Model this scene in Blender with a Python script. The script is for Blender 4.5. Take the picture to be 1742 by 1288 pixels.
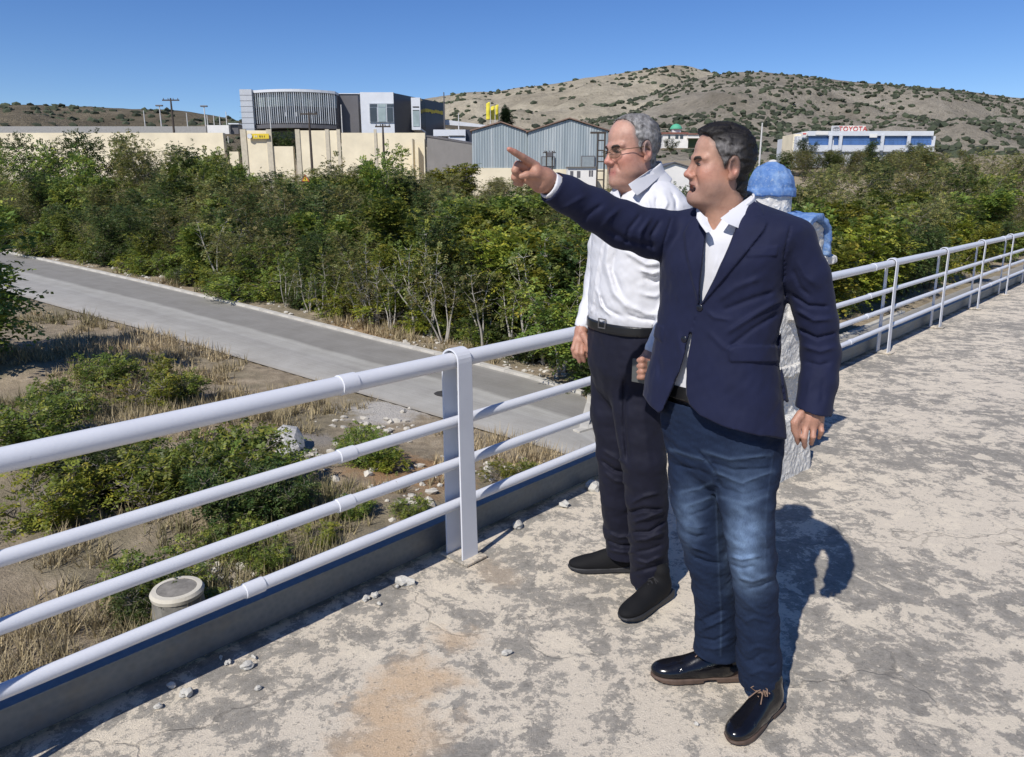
import bpy, bmesh, math, random
import numpy as np
from mathutils import Vector, Matrix, Quaternion

for o in list(bpy.data.objects): bpy.data.objects.remove(o)
scene = bpy.context.scene
C = scene.collection
R = math.radians
random.seed(7); rng = np.random.default_rng(7)

# ------------------------------------------------------------------ camera
FPX, CU, CV = 1260.0, 871.0, 644.0          # focal length and centre in photo pixels
CAMZ = 1.55
PITCH = math.atan((644-326)/FPX)            # horizon at row 326
cp, sp = math.cos(PITCH), math.sin(PITCH)
cam_d = bpy.data.cameras.new('camera'); cam = bpy.data.objects.new('camera', cam_d); C.objects.link(cam)
cam_d.sensor_fit = 'HORIZONTAL'; cam_d.sensor_width = 36.0; cam_d.lens = 36.0*FPX/1742.0
cam_d.clip_start = 0.05; cam_d.clip_end = 6000
cam.location = (0, 0, CAMZ); cam.rotation_euler = (R(90)-PITCH, 0, 0)
scene.camera = cam

# ------------------------------------------------------------------ sky, sun, exposure
SHADOW_AZ = R(32.0)                          # shadows fall away and to the right
SUN_EL = R(46.0)
sh = np.array([math.sin(SHADOW_AZ), math.cos(SHADOW_AZ)])
world = bpy.data.worlds.new('World'); scene.world = world; world.use_nodes = True
wn = world.node_tree.nodes; wl = world.node_tree.links
sky = wn.new('ShaderNodeTexSky'); sky.sky_type = 'NISHITA'; sky.sun_disc = False
sky.sun_elevation = SUN_EL; sky.sun_rotation = math.atan2(-sh[0], -sh[1])
sky.altitude = 1500; sky.air_density = 1.0; sky.dust_density = 0.0; sky.ozone_density = 4.0
bg = wn['Background']; bg.inputs['Strength'].default_value = 0.115
hsn = wn.new('ShaderNodeHueSaturation'); hsn.inputs['Saturation'].default_value = 1.22; hsn.inputs['Hue'].default_value = .512; wl.new(sky.outputs[0], hsn.inputs['Color']); wl.new(hsn.outputs[0], bg.inputs['Color'])
sun_d = bpy.data.lights.new('sun', 'SUN'); sun_d.energy = 4.9; sun_d.angle = R(0.55); sun_d.color = (1.0, 0.955, 0.89)
sun = bpy.data.objects.new('sun', sun_d); C.objects.link(sun)
sun.rotation_euler = Vector((sh[0]*math.cos(SUN_EL), sh[1]*math.cos(SUN_EL), -math.sin(SUN_EL))).to_track_quat('-Z', 'Y').to_euler()
sun.location = (-6, -10, 14)
vs = scene.view_settings; vs.view_transform = 'Standard'; vs.look = 'None'; vs.gamma = 1.0; vs.exposure = 0.0
vs.use_curve_mapping = False

# ------------------------------------------------------------------ pixel <-> place
def ray(u, v):
    x = (u-CU)/FPX; y = -(v-CV)/FPX
    return np.array([x, cp+y*sp, -sp+y*cp])
def W(u, v, Y):                              # the point seen at pixel (u, v) whose distance ahead is Y
    d = ray(u, v); return np.array([0, 0, CAMZ]) + d*(Y/d[1])
def G(u, v, z=0.0):                          # the point seen at pixel (u, v) at height z
    d = ray(u, v); return np.array([0, 0, CAMZ]) + d*((z-CAMZ)/d[2])
def depth(p): return p[1]*cp-(p[2]-CAMZ)*sp
def proj(P):
    P = np.asarray(P); dz = P[..., 2]-CAMZ
    dd = P[..., 1]*cp-dz*sp; up = P[..., 1]*sp+dz*cp
    return CU+FPX*P[..., 0]/dd, CV-FPX*up/dd, dd
def mpp(p): return depth(p)/FPX              # metres per photo pixel at p

# ------------------------------------------------------------------ object helpers
def setp(o, label=None, cat=None, group=None, kind=None):
    if label: o['label'] = label
    if cat: o['category'] = cat
    if group: o['group'] = group
    if kind: o['kind'] = kind
    return o
def empty(name, loc=(0, 0, 0), rz=0.0, label=None, cat=None, group=None):
    o = bpy.data.objects.new(name, None); C.objects.link(o); o.location = loc; o.rotation_euler = (0, 0, rz)
    o.empty_display_size = 0.1
    return setp(o, label, cat, group)
def link(name, me, mat, parent=None, loc=None, smooth=False):
    o = bpy.data.objects.new(name, me); C.objects.link(o)
    if mat is not None and len(me.materials) == 0: me.materials.append(mat)
    if parent is not None:
        o.parent = parent
        if loc is None:                      # mesh given in world coordinates
            m = parent.matrix_basis.copy()
            if parent.parent: m = parent.parent.matrix_basis @ parent.matrix_parent_inverse @ m
            o.matrix_parent_inverse = m.inverted()
        else: o.location = loc
    elif loc is not None: o.location = loc
    if smooth and len(me.polygons): me.polygons.foreach_set('use_smooth', np.ones(len(me.polygons), dtype=bool))
    return o
def mesh_np(name, verts, faces, smooth=True):
    """verts (n,3), faces (m,k) arrays"""
    me = bpy.data.meshes.new(name); verts = np.asarray(verts, dtype=np.float32); faces = np.asarray(faces, dtype=np.int32)
    n, k = faces.shape
    me.vertices.add(len(verts)); me.vertices.foreach_set('co', verts.ravel())
    me.loops.add(n*k); me.loops.foreach_set('vertex_index', faces.ravel())
    me.polygons.add(n); me.polygons.foreach_set('loop_start', np.arange(0, n*k, k, dtype=np.int32))
    me.polygons.foreach_set('use_smooth', np.full(n, smooth, dtype=bool))
    me.update(calc_edges=True)
    return me
def set_col(me, cols, name='Col'):
    a = me.color_attributes.new(name, 'FLOAT_COLOR', 'POINT')
    c = np.ones((len(me.vertices), 4), dtype=np.float32); c[:, :cols.shape[1]] = cols
    a.data.foreach_set('color', c.ravel())
class BM:
    """collects simple solids, then links them as one mesh object"""
    def __init__(s): s.v = []; s.f = []
    def add(s, vs, fs):
        b = len(s.v); s.v += [tuple(map(float, p)) for p in vs]; s.f += [tuple(b+i for i in f) for f in fs]
    def box(s, lo, hi):
        x0, y0, z0 = lo; x1, y1, z1 = hi
        s.add([(x0,y0,z0),(x1,y0,z0),(x1,y1,z0),(x0,y1,z0),(x0,y0,z1),(x1,y0,z1),(x1,y1,z1),(x0,y1,z1)],
              [(0,3,2,1),(4,5,6,7),(0,1,5,4),(1,2,6,5),(2,3,7,6),(3,0,4,7)])
    def obox(s, c, ax, ay, az):              # centre and three half-axis vectors
        c, ax, ay, az = map(np.asarray, (c, ax, ay, az))
        q = [c+i*ax+j*ay+k*az for k in (-1, 1) for i, j in ((-1,-1),(1,-1),(1,1),(-1,1))]
        s.add(q, [(0,3,2,1),(4,5,6,7),(0,1,5,4),(1,2,6,5),(2,3,7,6),(3,0,4,7)])
    def prism(s, poly, d):                   # polygon (3D points) pushed along d
        n = len(poly); d = np.asarray(d); q = [np.asarray(p) for p in poly]+[np.asarray(p)+d for p in poly]
        s.add(q, [tuple(range(n))[::-1], tuple(range(n, 2*n))]+[(i, (i+1) % n, n+(i+1) % n, n+i) for i in range(n)])
    def tube(s, pts, rad, n=10, caps=True):
        pts = [np.asarray(p, float) for p in pts]
        if not hasattr(rad, '__len__'): rad = [rad]*len(pts)
        rings = []; up = None
        for i, p in enumerate(pts):
            t = pts[min(i+1, len(pts)-1)]-pts[max(i-1, 0)]; t = t/(np.linalg.norm(t)+1e-9)
            if up is None:
                up = np.array([0, 0, 1.]) if abs(t[2]) < .9 else np.array([1., 0, 0])
            a = np.cross(t, up); a /= np.linalg.norm(a); b = np.cross(a, t); up = b
            rings.append([p+rad[i]*(math.cos(k*2*math.pi/n)*a+math.sin(k*2*math.pi/n)*b) for k in range(n)])
        vs = [q for r in rings for q in r]; fs = []
        for i in range(len(pts)-1):
            for k in range(n):
                fs.append((i*n+k, (i+1)*n+k, (i+1)*n+(k+1) % n, i*n+(k+1) % n))
        if caps: fs += [tuple(range(n)), tuple(range((len(pts)-1)*n, len(pts)*n))[::-1]]
        s.add(vs, fs)
    def lathe(s, c, prof, n=24, ax=None):
        c = np.asarray(c, float); vs = []; fs = []
        for r, z in prof:
            for k in range(n):
                a = k*2*math.pi/n; vs.append(c+np.array([r*math.cos(a), r*math.sin(a), z]))
        for i in range(len(prof)-1):
            for k in range(n): fs.append((i*n+k, i*n+(k+1) % n, (i+1)*n+(k+1) % n, (i+1)*n+k))
        fs += [tuple(range(n))[::-1], tuple(range((len(prof)-1)*n, len(prof)*n))]
        s.add(vs, fs)
    def mesh(s, name, smooth=False, bevel=0.0):
        me = bpy.data.meshes.new(name); me.from_pydata(s.v, [], s.f); me.update()
        bm = bmesh.new(); bm.from_mesh(me); bmesh.ops.recalc_face_normals(bm, faces=bm.faces)
        if bevel:
            es = [e for e in bm.edges if len(e.link_faces) == 2 and e.calc_face_angle(0) > .6]
            bmesh.ops.bevel(bm, geom=es, offset=bevel, segments=2, affect='EDGES', profile=.6, clamp_overlap=True)
        bm.to_mesh(me); bm.free()
        if smooth:
            me.polygons.foreach_set('use_smooth', np.ones(len(me.polygons), dtype=bool))
            me.set_sharp_from_angle(angle=R(40))
        return me
    def build(s, name, mat, parent=None, smooth=False, bevel=0.0):
        return link(name, s.mesh(name, smooth, bevel), mat, parent)

# ------------------------------------------------------------------ materials
class NT:
    def __init__(s, name):
        s.m = bpy.data.materials.new(name); s.m.use_nodes = True
        s.t = s.m.node_tree; s.b = s.t.nodes['Principled BSDF']; s.out = s.t.nodes['Material Output']
    def n(s, typ, **kw):
        nd = s.t.nodes.new(typ)
        for k, v in kw.items():
            if k.startswith('i_'): nd.inputs[k[2:].replace('_', ' ')].default_value = v
            else: setattr(nd, k, v)
        return nd
    def l(s, a, b): s.t.links.new(a, b)
    def coord(s, kind='Object'): return s.n('ShaderNodeTexCoord').outputs[kind]
    def noise(s, vec, scale, detail=4, rough=.55, dist=0.0, typ='FBM'):
        nd = s.n('ShaderNodeTexNoise'); nd.inputs['Scale'].default_value = scale; nd.inputs['Detail'].default_value = detail
        nd.inputs['Roughness'].default_value = rough; nd.inputs['Distortion'].default_value = dist
        s.l(vec, nd.inputs['Vector']); return nd.outputs['Fac']
    def vor(s, vec, scale, feature='F1'):
        nd = s.n('ShaderNodeTexVoronoi', feature=feature); nd.inputs['Scale'].default_value = scale
        s.l(vec, nd.inputs['Vector']); return nd.outputs[0]
    def ramp(s, fac, stops):
        nd = s.n('ShaderNodeValToRGB'); e = nd.color_ramp.elements
        while len(e) < len(stops): e.new(.5)
        for k, (p, c) in enumerate(stops):
            e[k].position = p; e[k].color = (*c, 1) if hasattr(c, '__len__') else (c, c, c, 1)
        s.l(fac, nd.inputs['Fac']); return nd.outputs['Color']
    def mix(s, fac, a, b, mode='MIX'):
        nd = s.n('ShaderNodeMix', data_type='RGBA', blend_type=mode)
        for sock, val in ((nd.inputs[0], fac), (nd.inputs[6], a), (nd.inputs[7], b)):
            if hasattr(val, 'is_linked') or isinstance(val, bpy.types.NodeSocket): s.l(val, sock)
            elif hasattr(val, '__len__'): sock.default_value = (*val[:3], 1)
            else: sock.default_value = val
        return nd.outputs[2]
    def math(s, op, a, b=None, c=None):
        nd = s.n('ShaderNodeMath', operation=op)
        for i, val in enumerate((a, b, c)):
            if val is None: continue
            if isinstance(val, bpy.types.NodeSocket): s.l(val, nd.inputs[i])
            else: nd.inputs[i].default_value = val
        return nd.outputs[0]
    def scalev(s, vec, sc):
        nd = s.n('ShaderNodeMapping'); nd.inputs['Scale'].default_value = sc; s.l(vec, nd.inputs['Vector']); return nd.outputs[0]
    def bump(s, h, strength=.3, dist=.01, normal=None):
        nd = s.n('ShaderNodeBump'); nd.inputs['Strength'].default_value = strength; nd.inputs['Distance'].default_value = dist
        s.l(h, nd.inputs['Height'])
        if normal is not None: s.l(normal, nd.inputs['Normal'])
        s.l(nd.outputs[0], s.b.inputs['Normal']); return nd.outputs[0]
    def base(s, c):
        if isinstance(c, bpy.types.NodeSocket): s.l(c, s.b.inputs['Base Color'])
        else: s.b.inputs['Base Color'].default_value = (*c, 1)
    def rough(s, v):
        if isinstance(v, bpy.types.NodeSocket): s.l(v, s.b.inputs['Roughness'])
        else: s.b.inputs['Roughness'].default_value = v
def plain(name, col, rough=.6, metal=0.0, var=.12, scale=3.0, bump=0.0, bscale=40.0, spec=.5):
    t = NT(name); co = t.coord()
    f = t.noise(co, scale, 5, .6)
    lo = tuple(c*(1-var) for c in col); hi = tuple(min(1, c*(1+var)) for c in col)
    t.base(t.ramp(f, [(.3, lo), (.7, hi)])); t.rough(rough); t.b.inputs['Metallic'].default_value = metal
    t.b.inputs['Specular IOR Level'].default_value = spec
    if bump: t.bump(t.noise(co, bscale, 3), bump, .01)
    return t.m
def sm(x, a, b):
    t = np.clip((x-a)/(b-a), 0, 1); return t*t*(3-2*t)
# ------------------------------------------------------------------ volumes: bodies and clothes are grown as smooth solids
def smin(a, b, k):
    if k <= 0: return np.minimum(a, b)
    h = np.clip(.5+.5*(b-a)/k, 0, 1); return b+(a-b)*h-k*h*(1-h)
def rotz(a): return np.array([[math.cos(a), -math.sin(a), 0], [math.sin(a), math.cos(a), 0], [0, 0, 1.]])
def roty(a): return np.array([[math.cos(a), 0, math.sin(a)], [0, 1, 0], [-math.sin(a), 0, math.cos(a)]])
def rotx(a): return np.array([[1, 0, 0], [0, math.cos(a), -math.sin(a)], [0, math.sin(a), math.cos(a)]])
class Frame:
    def __init__(s, c, Rm, sc=1.0): s.c = np.asarray(c, float); s.R = Rm; s.s = sc
    def to(s, X, Y, Z):
        x, y, z = X-s.c[0], Y-s.c[1], Z-s.c[2]; M = s.R
        return ((x*M[0,0]+y*M[1,0]+z*M[2,0])/s.s, (x*M[0,1]+y*M[1,1]+z*M[2,1])/s.s, (x*M[0,2]+y*M[1,2]+z*M[2,2])/s.s)
    def w(s, p): return s.c+s.s*(s.R @ np.asarray(p, float))
class Vol:
    def __init__(s, lo, hi, h, zs=None):
        s.xs = np.arange(lo[0], hi[0]+h, h).astype(np.float32); s.ys = np.arange(lo[1], hi[1]+h, h).astype(np.float32)
        s.zs = (np.arange(lo[2], hi[2]+h, h) if zs is None else np.asarray(zs)).astype(np.float32)
        s.D = np.full((len(s.xs), len(s.ys), len(s.zs)), .5, dtype=np.float32)
    def sl(s, lo, hi):
        r = []
        for a, l, h in ((s.xs, lo[0], hi[0]), (s.ys, lo[1], hi[1]), (s.zs, lo[2], hi[2])):
            i0 = max(0, np.searchsorted(a, l)-1); i1 = min(len(a), np.searchsorted(a, h)+1); r.append(slice(i0, max(i1, i0)))
        return tuple(r)
    def op(s, fn, lo, hi, k=0.0, mode='u', fr=None):
        q = s.sl(lo, hi)
        if any(a.stop <= a.start for a in q): return
        X = s.xs[q[0]][:, None, None]; Y = s.ys[q[1]][None, :, None]; Z = s.zs[q[2]][None, None, :]
        if fr is not None:
            X, Y, Z = fr.to(X, Y, Z); d = fn(X, Y, Z)*fr.s
        else: d = fn(X, Y, Z)
        d = d.astype(np.float32); m = s.D[q]
        if mode == 'u': s.D[q] = smin(m, d, k)
        elif mode == 's': s.D[q] = -smin(-m, d, k)
        elif mode == 'i': s.D[q] = -smin(-m, -d, k)
    # primitives (in the frame's own units when a frame is given)
    def _bb(s, pts, pad, fr):
        P = np.array([fr.w(p) for p in pts]) if fr is not None else np.asarray(pts, float)
        pad = pad*(fr.s if fr is not None else 1); return P.min(0)-pad, P.max(0)+pad
    def cone(s, a, b, ra, rb, k=.01, mode='u', fr=None):
        a = np.asarray(a, float); b = np.asarray(b, float); ab = b-a; L = float(ab @ ab)+1e-12
        def f(X, Y, Z):
            x, y, z = X-a[0], Y-a[1], Z-a[2]
            t = np.clip((x*ab[0]+y*ab[1]+z*ab[2])/L, 0, 1)
            return np.sqrt((x-t*ab[0])**2+(y-t*ab[1])**2+(z-t*ab[2])**2)-(ra+(rb-ra)*t)
        lo, hi = s._bb([a, b], max(ra, rb)+k+.02, fr); s.op(f, lo, hi, k, mode, fr)
    def chain(s, pts, rs, k=.012, mode='u', fr=None):
        for i in range(len(pts)-1): s.cone(pts[i], pts[i+1], rs[i], rs[i+1], k, mode, fr)
    def ell(s, c, r, k=.01, mode='u', fr=None, M=None):
        c = np.asarray(c, float); r = np.asarray(r, float)
        def f(X, Y, Z):
            x, y, z = X-c[0], Y-c[1], Z-c[2]
            if M is not None:
                x, y, z = (x*M[0,0]+y*M[1,0]+z*M[2,0], x*M[0,1]+y*M[1,1]+z*M[2,1], x*M[0,2]+y*M[1,2]+z*M[2,2])
            k0 = np.sqrt((x/r[0])**2+(y/r[1])**2+(z/r[2])**2); k1 = np.sqrt((x/r[0]**2)**2+(y/r[1]**2)**2+(z/r[2]**2)**2)+1e-9
            return k0*(k0-1)/k1
        lo, hi = s._bb([c], max(r)+k+.02, fr); s.op(f, lo, hi, k, mode, fr)
    def loft(s, rows, k=.02, mode='u', pw=2.3):
        """rows: (z, cx, cy, a lateral, b depth, yaw)"""
        rows = sorted(rows, key=lambda r: r[0]); A = np.array(rows, float)
        zq = np.clip(s.zs, A[0, 0], A[-1, 0])
        # smooth interpolation
        def itp(col):
            y = np.interp(s.zs, A[:, 0], A[:, col]); n = max(1, int(.02/(s.zs[1]-s.zs[0])))
            ker = np.ones(2*n+1)/(2*n+1); return np.convolve(np.pad(y, n, mode='edge'), ker, 'valid')
        cx, cy, a, b, yw = (itp(c) for c in range(1, 6))
        def f(X, Y, Z):
            q = s._q
            dx = X-cx[q][None, None, :]; dy = Y-cy[q][None, None, :]; c_, s_ = np.cos(yw[q])[None, None, :], np.sin(yw[q])[None, None, :]
            fx = -s_; fy = -c_                   # forward for yaw measured from -Y towards -X
            fo = dx*fx+dy*fy; la = dx*(-fy)+dy*fx
            aa = a[q][None, None, :]; bb = b[q][None, None, :]
            rr = (np.abs(la/aa)**pw+np.abs(fo/bb)**pw)**(1/pw)
            d = (rr-1)*np.minimum(aa, bb)
            dz = np.maximum(A[0, 0]-Z, Z-A[-1, 0])
            return np.maximum(d, dz)
        R_ = max(A[:, 3].max(), A[:, 4].max())+.05
        lo = (A[:, 1].min()-R_, A[:, 2].min()-R_, A[0, 0]-.03); hi = (A[:, 1].max()+R_, A[:, 2].max()+R_, A[-1, 0]+.03)
        s._q = s.sl(lo, hi)[2]; s.op(f, lo, hi, k, mode)
    def band(s, w=.04):
        i = np.nonzero(np.abs(s.D) < w); P = np.stack([s.xs[i[0]], s.ys[i[1]], s.zs[i[2]]], -1).astype(np.float64)
        return i, P
    def mesh(s, name, relax=1):
        v, f = surface_nets(s.D, s.xs, s.ys, s.zs)
        if relax and len(v):
            E = np.concatenate([f[:, [0, 1]], f[:, [1, 2]], f[:, [2, 3]], f[:, [3, 0]]])
            for _ in range(relax):
                acc = np.zeros_like(v); cnt = np.zeros(len(v))
                for a, b in ((0, 1), (1, 0)):
                    for c in range(3): acc[:, c] += np.bincount(E[:, a], weights=v[E[:, b], c], minlength=len(v))
                    cnt += np.bincount(E[:, a], minlength=len(v))
                v = v+.5*(acc/np.maximum(cnt, 1)[:, None]-v)
        return mesh_np(name, v, f), v
def surface_nets(D, xs, ys, zs):
    ins = D < 0; sh_ = tuple(n-1 for n in D.shape)
    cnt = np.zeros(sh_, dtype=np.uint8)
    offs = [(i, j, k) for i in (0, 1) for j in (0, 1) for k in (0, 1)]
    for i, j, k in offs: cnt += ins[i:i+sh_[0], j:j+sh_[1], k:k+sh_[2]]
    I, J, K = np.nonzero((cnt > 0) & (cnt < 8)); n = len(I)
    idx = np.full(sh_, -1, dtype=np.int32); idx[I, J, K] = np.arange(n)
    val = {o: D[I+o[0], J+o[1], K+o[2]].astype(np.float64) for o in offs}
    acc = np.zeros((n, 3)); c = np.zeros(n)
    for a in offs:
        for ax in range(3):
            if a[ax]: continue
            b = list(a); b[ax] = 1; b = tuple(b); va, vb = val[a], val[b]; m = (va < 0) != (vb < 0)
            t = np.where(m, va/np.where(m, va-vb, 1), 0)
            p = np.array([[float(a[0]), float(a[1]), float(a[2])]]).repeat(n, 0); p[:, ax] = t
            acc[m] += p[m]; c[m] += 1
    acc /= c[:, None]
    def co(arr, i, f): return arr[i]*(1-f)+arr[i+1]*f
    V = np.stack([co(xs, I, acc[:, 0]), co(ys, J, acc[:, 1]), co(zs, K, acc[:, 2])], -1)
    Fs = []
    for ax in range(3):
        o1, o2 = [(1, 2), (2, 0), (0, 1)][ax]
        sa = [slice(None)]*3; sb = [slice(None)]*3; sa[ax] = slice(0, -1); sb[ax] = slice(1, None)
        A, B = ins[tuple(sa)], ins[tuple(sb)]; e = np.stack(np.nonzero(A != B), -1)
        ok = (e[:, o1] > 0) & (e[:, o2] > 0) & (e[:, o1] < D.shape[o1]-1) & (e[:, o2] < D.shape[o2]-1); e = e[ok]
        fl = A[tuple(e.T)]
        q = []
        for d1, d2 in ((-1, -1), (0, -1), (0, 0), (-1, 0)):
            g = e.copy(); g[:, o1] += d1; g[:, o2] += d2; q.append(idx[tuple(g.T)])
        q = np.stack(q, -1); q[~fl] = q[~fl][:, ::-1]; Fs.append(q)
    return V, np.concatenate(Fs)
def polysd(u, v, poly):
    """signed distance in pixels, negative inside"""
    P = np.asarray(poly, float); n = len(P); d = np.full(u.shape, 1e18); s = np.ones(u.shape)
    for i in range(n):
        a = P[i]; b = P[i-1]; e = b-a; wx = u-a[0]; wy = v-a[1]
        t = np.clip((wx*e[0]+wy*e[1])/(e @ e+1e-12), 0, 1)
        d = np.minimum(d, (wx-e[0]*t)**2+(wy-e[1]*t)**2)
        c1 = v >= a[1]; c2 = v < b[1]; c3 = e[0]*wy > e[1]*wx
        s = np.where((c1 & c2 & c3) | (~c1 & ~c2 & ~c3), -s, s)
    return s*np.sqrt(d)
def linesd(u, v, pts):
    d = np.full(u.shape, 1e18)
    for i in range(len(pts)-1):
        a = np.asarray(pts[i], float); b = np.asarray(pts[i+1], float); e = b-a; wx = u-a[0]; wy = v-a[1]
        t = np.clip((wx*e[0]+wy*e[1])/(e @ e+1e-12), 0, 1); d = np.minimum(d, (wx-e[0]*t)**2+(wy-e[1]*t)**2)
    return np.sqrt(d)
def lump(P, scale, seed, n=10):
    r = np.random.default_rng(seed); out = np.zeros(len(P))
    for _ in range(n):
        k = r.normal(size=3); k *= scale*r.uniform(.6, 1.6)/np.linalg.norm(k); out += np.sin(P @ k+r.uniform(0, 6.28))
    return out/math.sqrt(n)
def strokes(vol, items, yr=None):
    """cloth folds: (pixel polyline, width px, height m); positive is a ridge"""
    i, P = vol.band(); u, v, dd = proj(P); add = np.zeros(len(P))
    for pts, w, h in items:
        q = np.asarray(pts, float); m = (u > q[:, 0].min()-4*w) & (u < q[:, 0].max()+4*w) & (v > q[:, 1].min()-4*w) & (v < q[:, 1].max()+4*w)
        if m.any():
            d = linesd(u[m], v[m], pts); L = np.asarray(pts, float); end = np.minimum(np.hypot(u[m]-L[0,0], v[m]-L[0,1]), np.hypot(u[m]-L[-1,0], v[m]-L[-1,1]))
            add[m] += .8*h*np.exp(-(d/(.72*w))**2)*(np.clip(end/(2.5*w), .15, 1) if w > 2.5 else 1)
    vol.D[i] -= add.astype(np.float32)
def patches(vol, items, soft=1.5):
    """raised or sunk panels: (pixel polygon, height m)"""
    i, P = vol.band(); u, v, dd = proj(P); add = np.zeros(len(P))
    for poly, h in items:
        d = polysd(u, v, poly); add += h*np.clip(.5-d/(2*soft), 0, 1)
    vol.D[i] -= add.astype(np.float32)
def cutpoly(vol, poly, keep=None, w=.2):
    """take away what lies inside a pixel polygon, limited to points where keep(P) is true"""
    i, P = vol.band(w); u, v, dd = proj(P); d = polysd(u, v, poly)*dd/FPX
    if keep is not None: d = np.where(keep(P), d, 1.0)
    vol.D[i] = np.maximum(vol.D[i], (-d).astype(np.float32))
def wob(vol, scale, amp, seed):
    i, P = vol.band(); vol.D[i] += (amp*lump(P, scale, seed)).astype(np.float32)
# ================================================================== terrace, railing, shrine
RD = np.array([.6776, .7354, 0.]); RN = np.array([-.7354, .6776, 0.])      # along the railing, and outward
POST0 = G(797, 950)
def rp(s_, n_, z): return POST0+RD*s_+RN*n_+np.array([0, 0, z])
def mat_terrace():
    t = NT('weathered_concrete'); co = t.coord()
    big = t.noise(co, 1.1, 3, .5, .3); mid = t.noise(co, 7.5, 10, .74, .3); fine = t.noise(co, 38, 10, .8, .3); grit = t.noise(co, 190, 4, .7); spk = t.vor(co, 130)
    base = t.ramp(grit, [(.25, (.52, .455, .36)), (.75, (.72, .64, .52))])
    # grey lichen film: patchy
    pm = t.math('ADD', t.math('MULTIPLY', mid, .62), t.math('MULTIPLY', fine, .42)); pm = t.math('ADD', pm, t.math('MULTIPLY', big, .30))
    m = t.ramp(pm, [(.656, 0.0), (.672, .74), (.73, .94)])
    lich = t.ramp(fine, [(.35, (.13, .123, .110)), (.65, (.36, .335, .29))])
    c = t.mix(m, base, lich)
    # pale bare patches
    m2 = t.ramp(t.noise(t.scalev(co, (1, 1, 1)), 5.0, 9, .68, .5), [(.56, 0.0), (.585, .85)])
    c = t.mix(m2, c, (.68, .60, .475))
    # rusty run-off stains at fixed places
    for (u, v, r, a) in ((715, 1155, .17, .9), (660, 1250, .22, .95), (770, 1090, .11, .65), (845, 975, .13, .3), (650, 1200, .12, .7)):
        p = G(u, v); mp = t.n('ShaderNodeVectorMath', operation='SUBTRACT'); t.l(co, mp.inputs[0]); mp.inputs[1].default_value = tuple(p)
        ln = t.n('ShaderNodeVectorMath', operation='LENGTH'); t.l(mp.outputs[0], ln.inputs[0])
        d = t.math('ADD', ln.outputs['Value'], t.math('MULTIPLY', t.math('SUBTRACT', t.noise(co, 6, 8, .68), .5), .42))
        mr = t.n('ShaderNodeMapRange'); mr.inputs['From Min'].default_value = r; mr.inputs['From Max'].default_value = r*.3; mr.inputs['To Max'].default_value = a
        t.l(d, mr.inputs['Value']); c = t.mix(mr.outputs[0], c, t.ramp(grit, [(.3, (.46, .33, .205)), (.7, (.66, .50, .34))]))
    sp_ = t.ramp(spk, [(.06, 1.0), (.12, 0.0)]); c = t.mix(t.math('MULTIPLY', sp_, .45), c, (.62, .58, .5))
    dk = t.ramp(t.noise(co, 60, 7, .75), [(.585, 0.0), (.63, .7)]); c = t.mix(dk, c, (.15, .14, .125))
    # hairline cracks
    dv = t.n('ShaderNodeVectorMath', operation='ADD'); nz = t.n('ShaderNodeTexNoise'); nz.inputs['Scale'].default_value = 3.5; nz.inputs['Detail'].default_value = 6; t.l(co, nz.inputs['Vector']); sc_ = t.n('ShaderNodeVectorMath', operation='SCALE'); sc_.inputs['Scale'].default_value = .45; t.l(nz.outputs['Color'], sc_.inputs[0]); t.l(co, dv.inputs[0]); t.l(sc_.outputs[0], dv.inputs[1])
    ck = t.n('ShaderNodeTexVoronoi', feature='DISTANCE_TO_EDGE'); ck.inputs['Scale'].default_value = 1.15; t.l(dv.outputs[0], ck.inputs['Vector'])
    crk = t.math('MULTIPLY', t.ramp(ck.outputs['Distance'], [(.004, 1.0), (.010, 0.0)]), t.ramp(t.noise(co, 1.4, 4), [(.47, 0.0), (.55, 1.0)])); c = t.mix(t.math('MULTIPLY', crk, .32), c, (.10, .09, .075))
    t.base(c); t.rough(.92); t.b.inputs['Specular IOR Level'].default_value = .2
    h = t.math('ADD', t.math('MULTIPLY', fine, .5), t.math('MULTIPLY', grit, .35)); h = t.math('ADD', h, t.math('MULTIPLY', mid, .6)); h = t.math('ADD', h, t.math('MULTIPLY', sp_, .25)); h = t.math('SUBTRACT', h, t.math('MULTIPLY', crk, .3))
    t.bump(h, .75, .012); return t.m
M_terr = mat_terrace()
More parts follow.
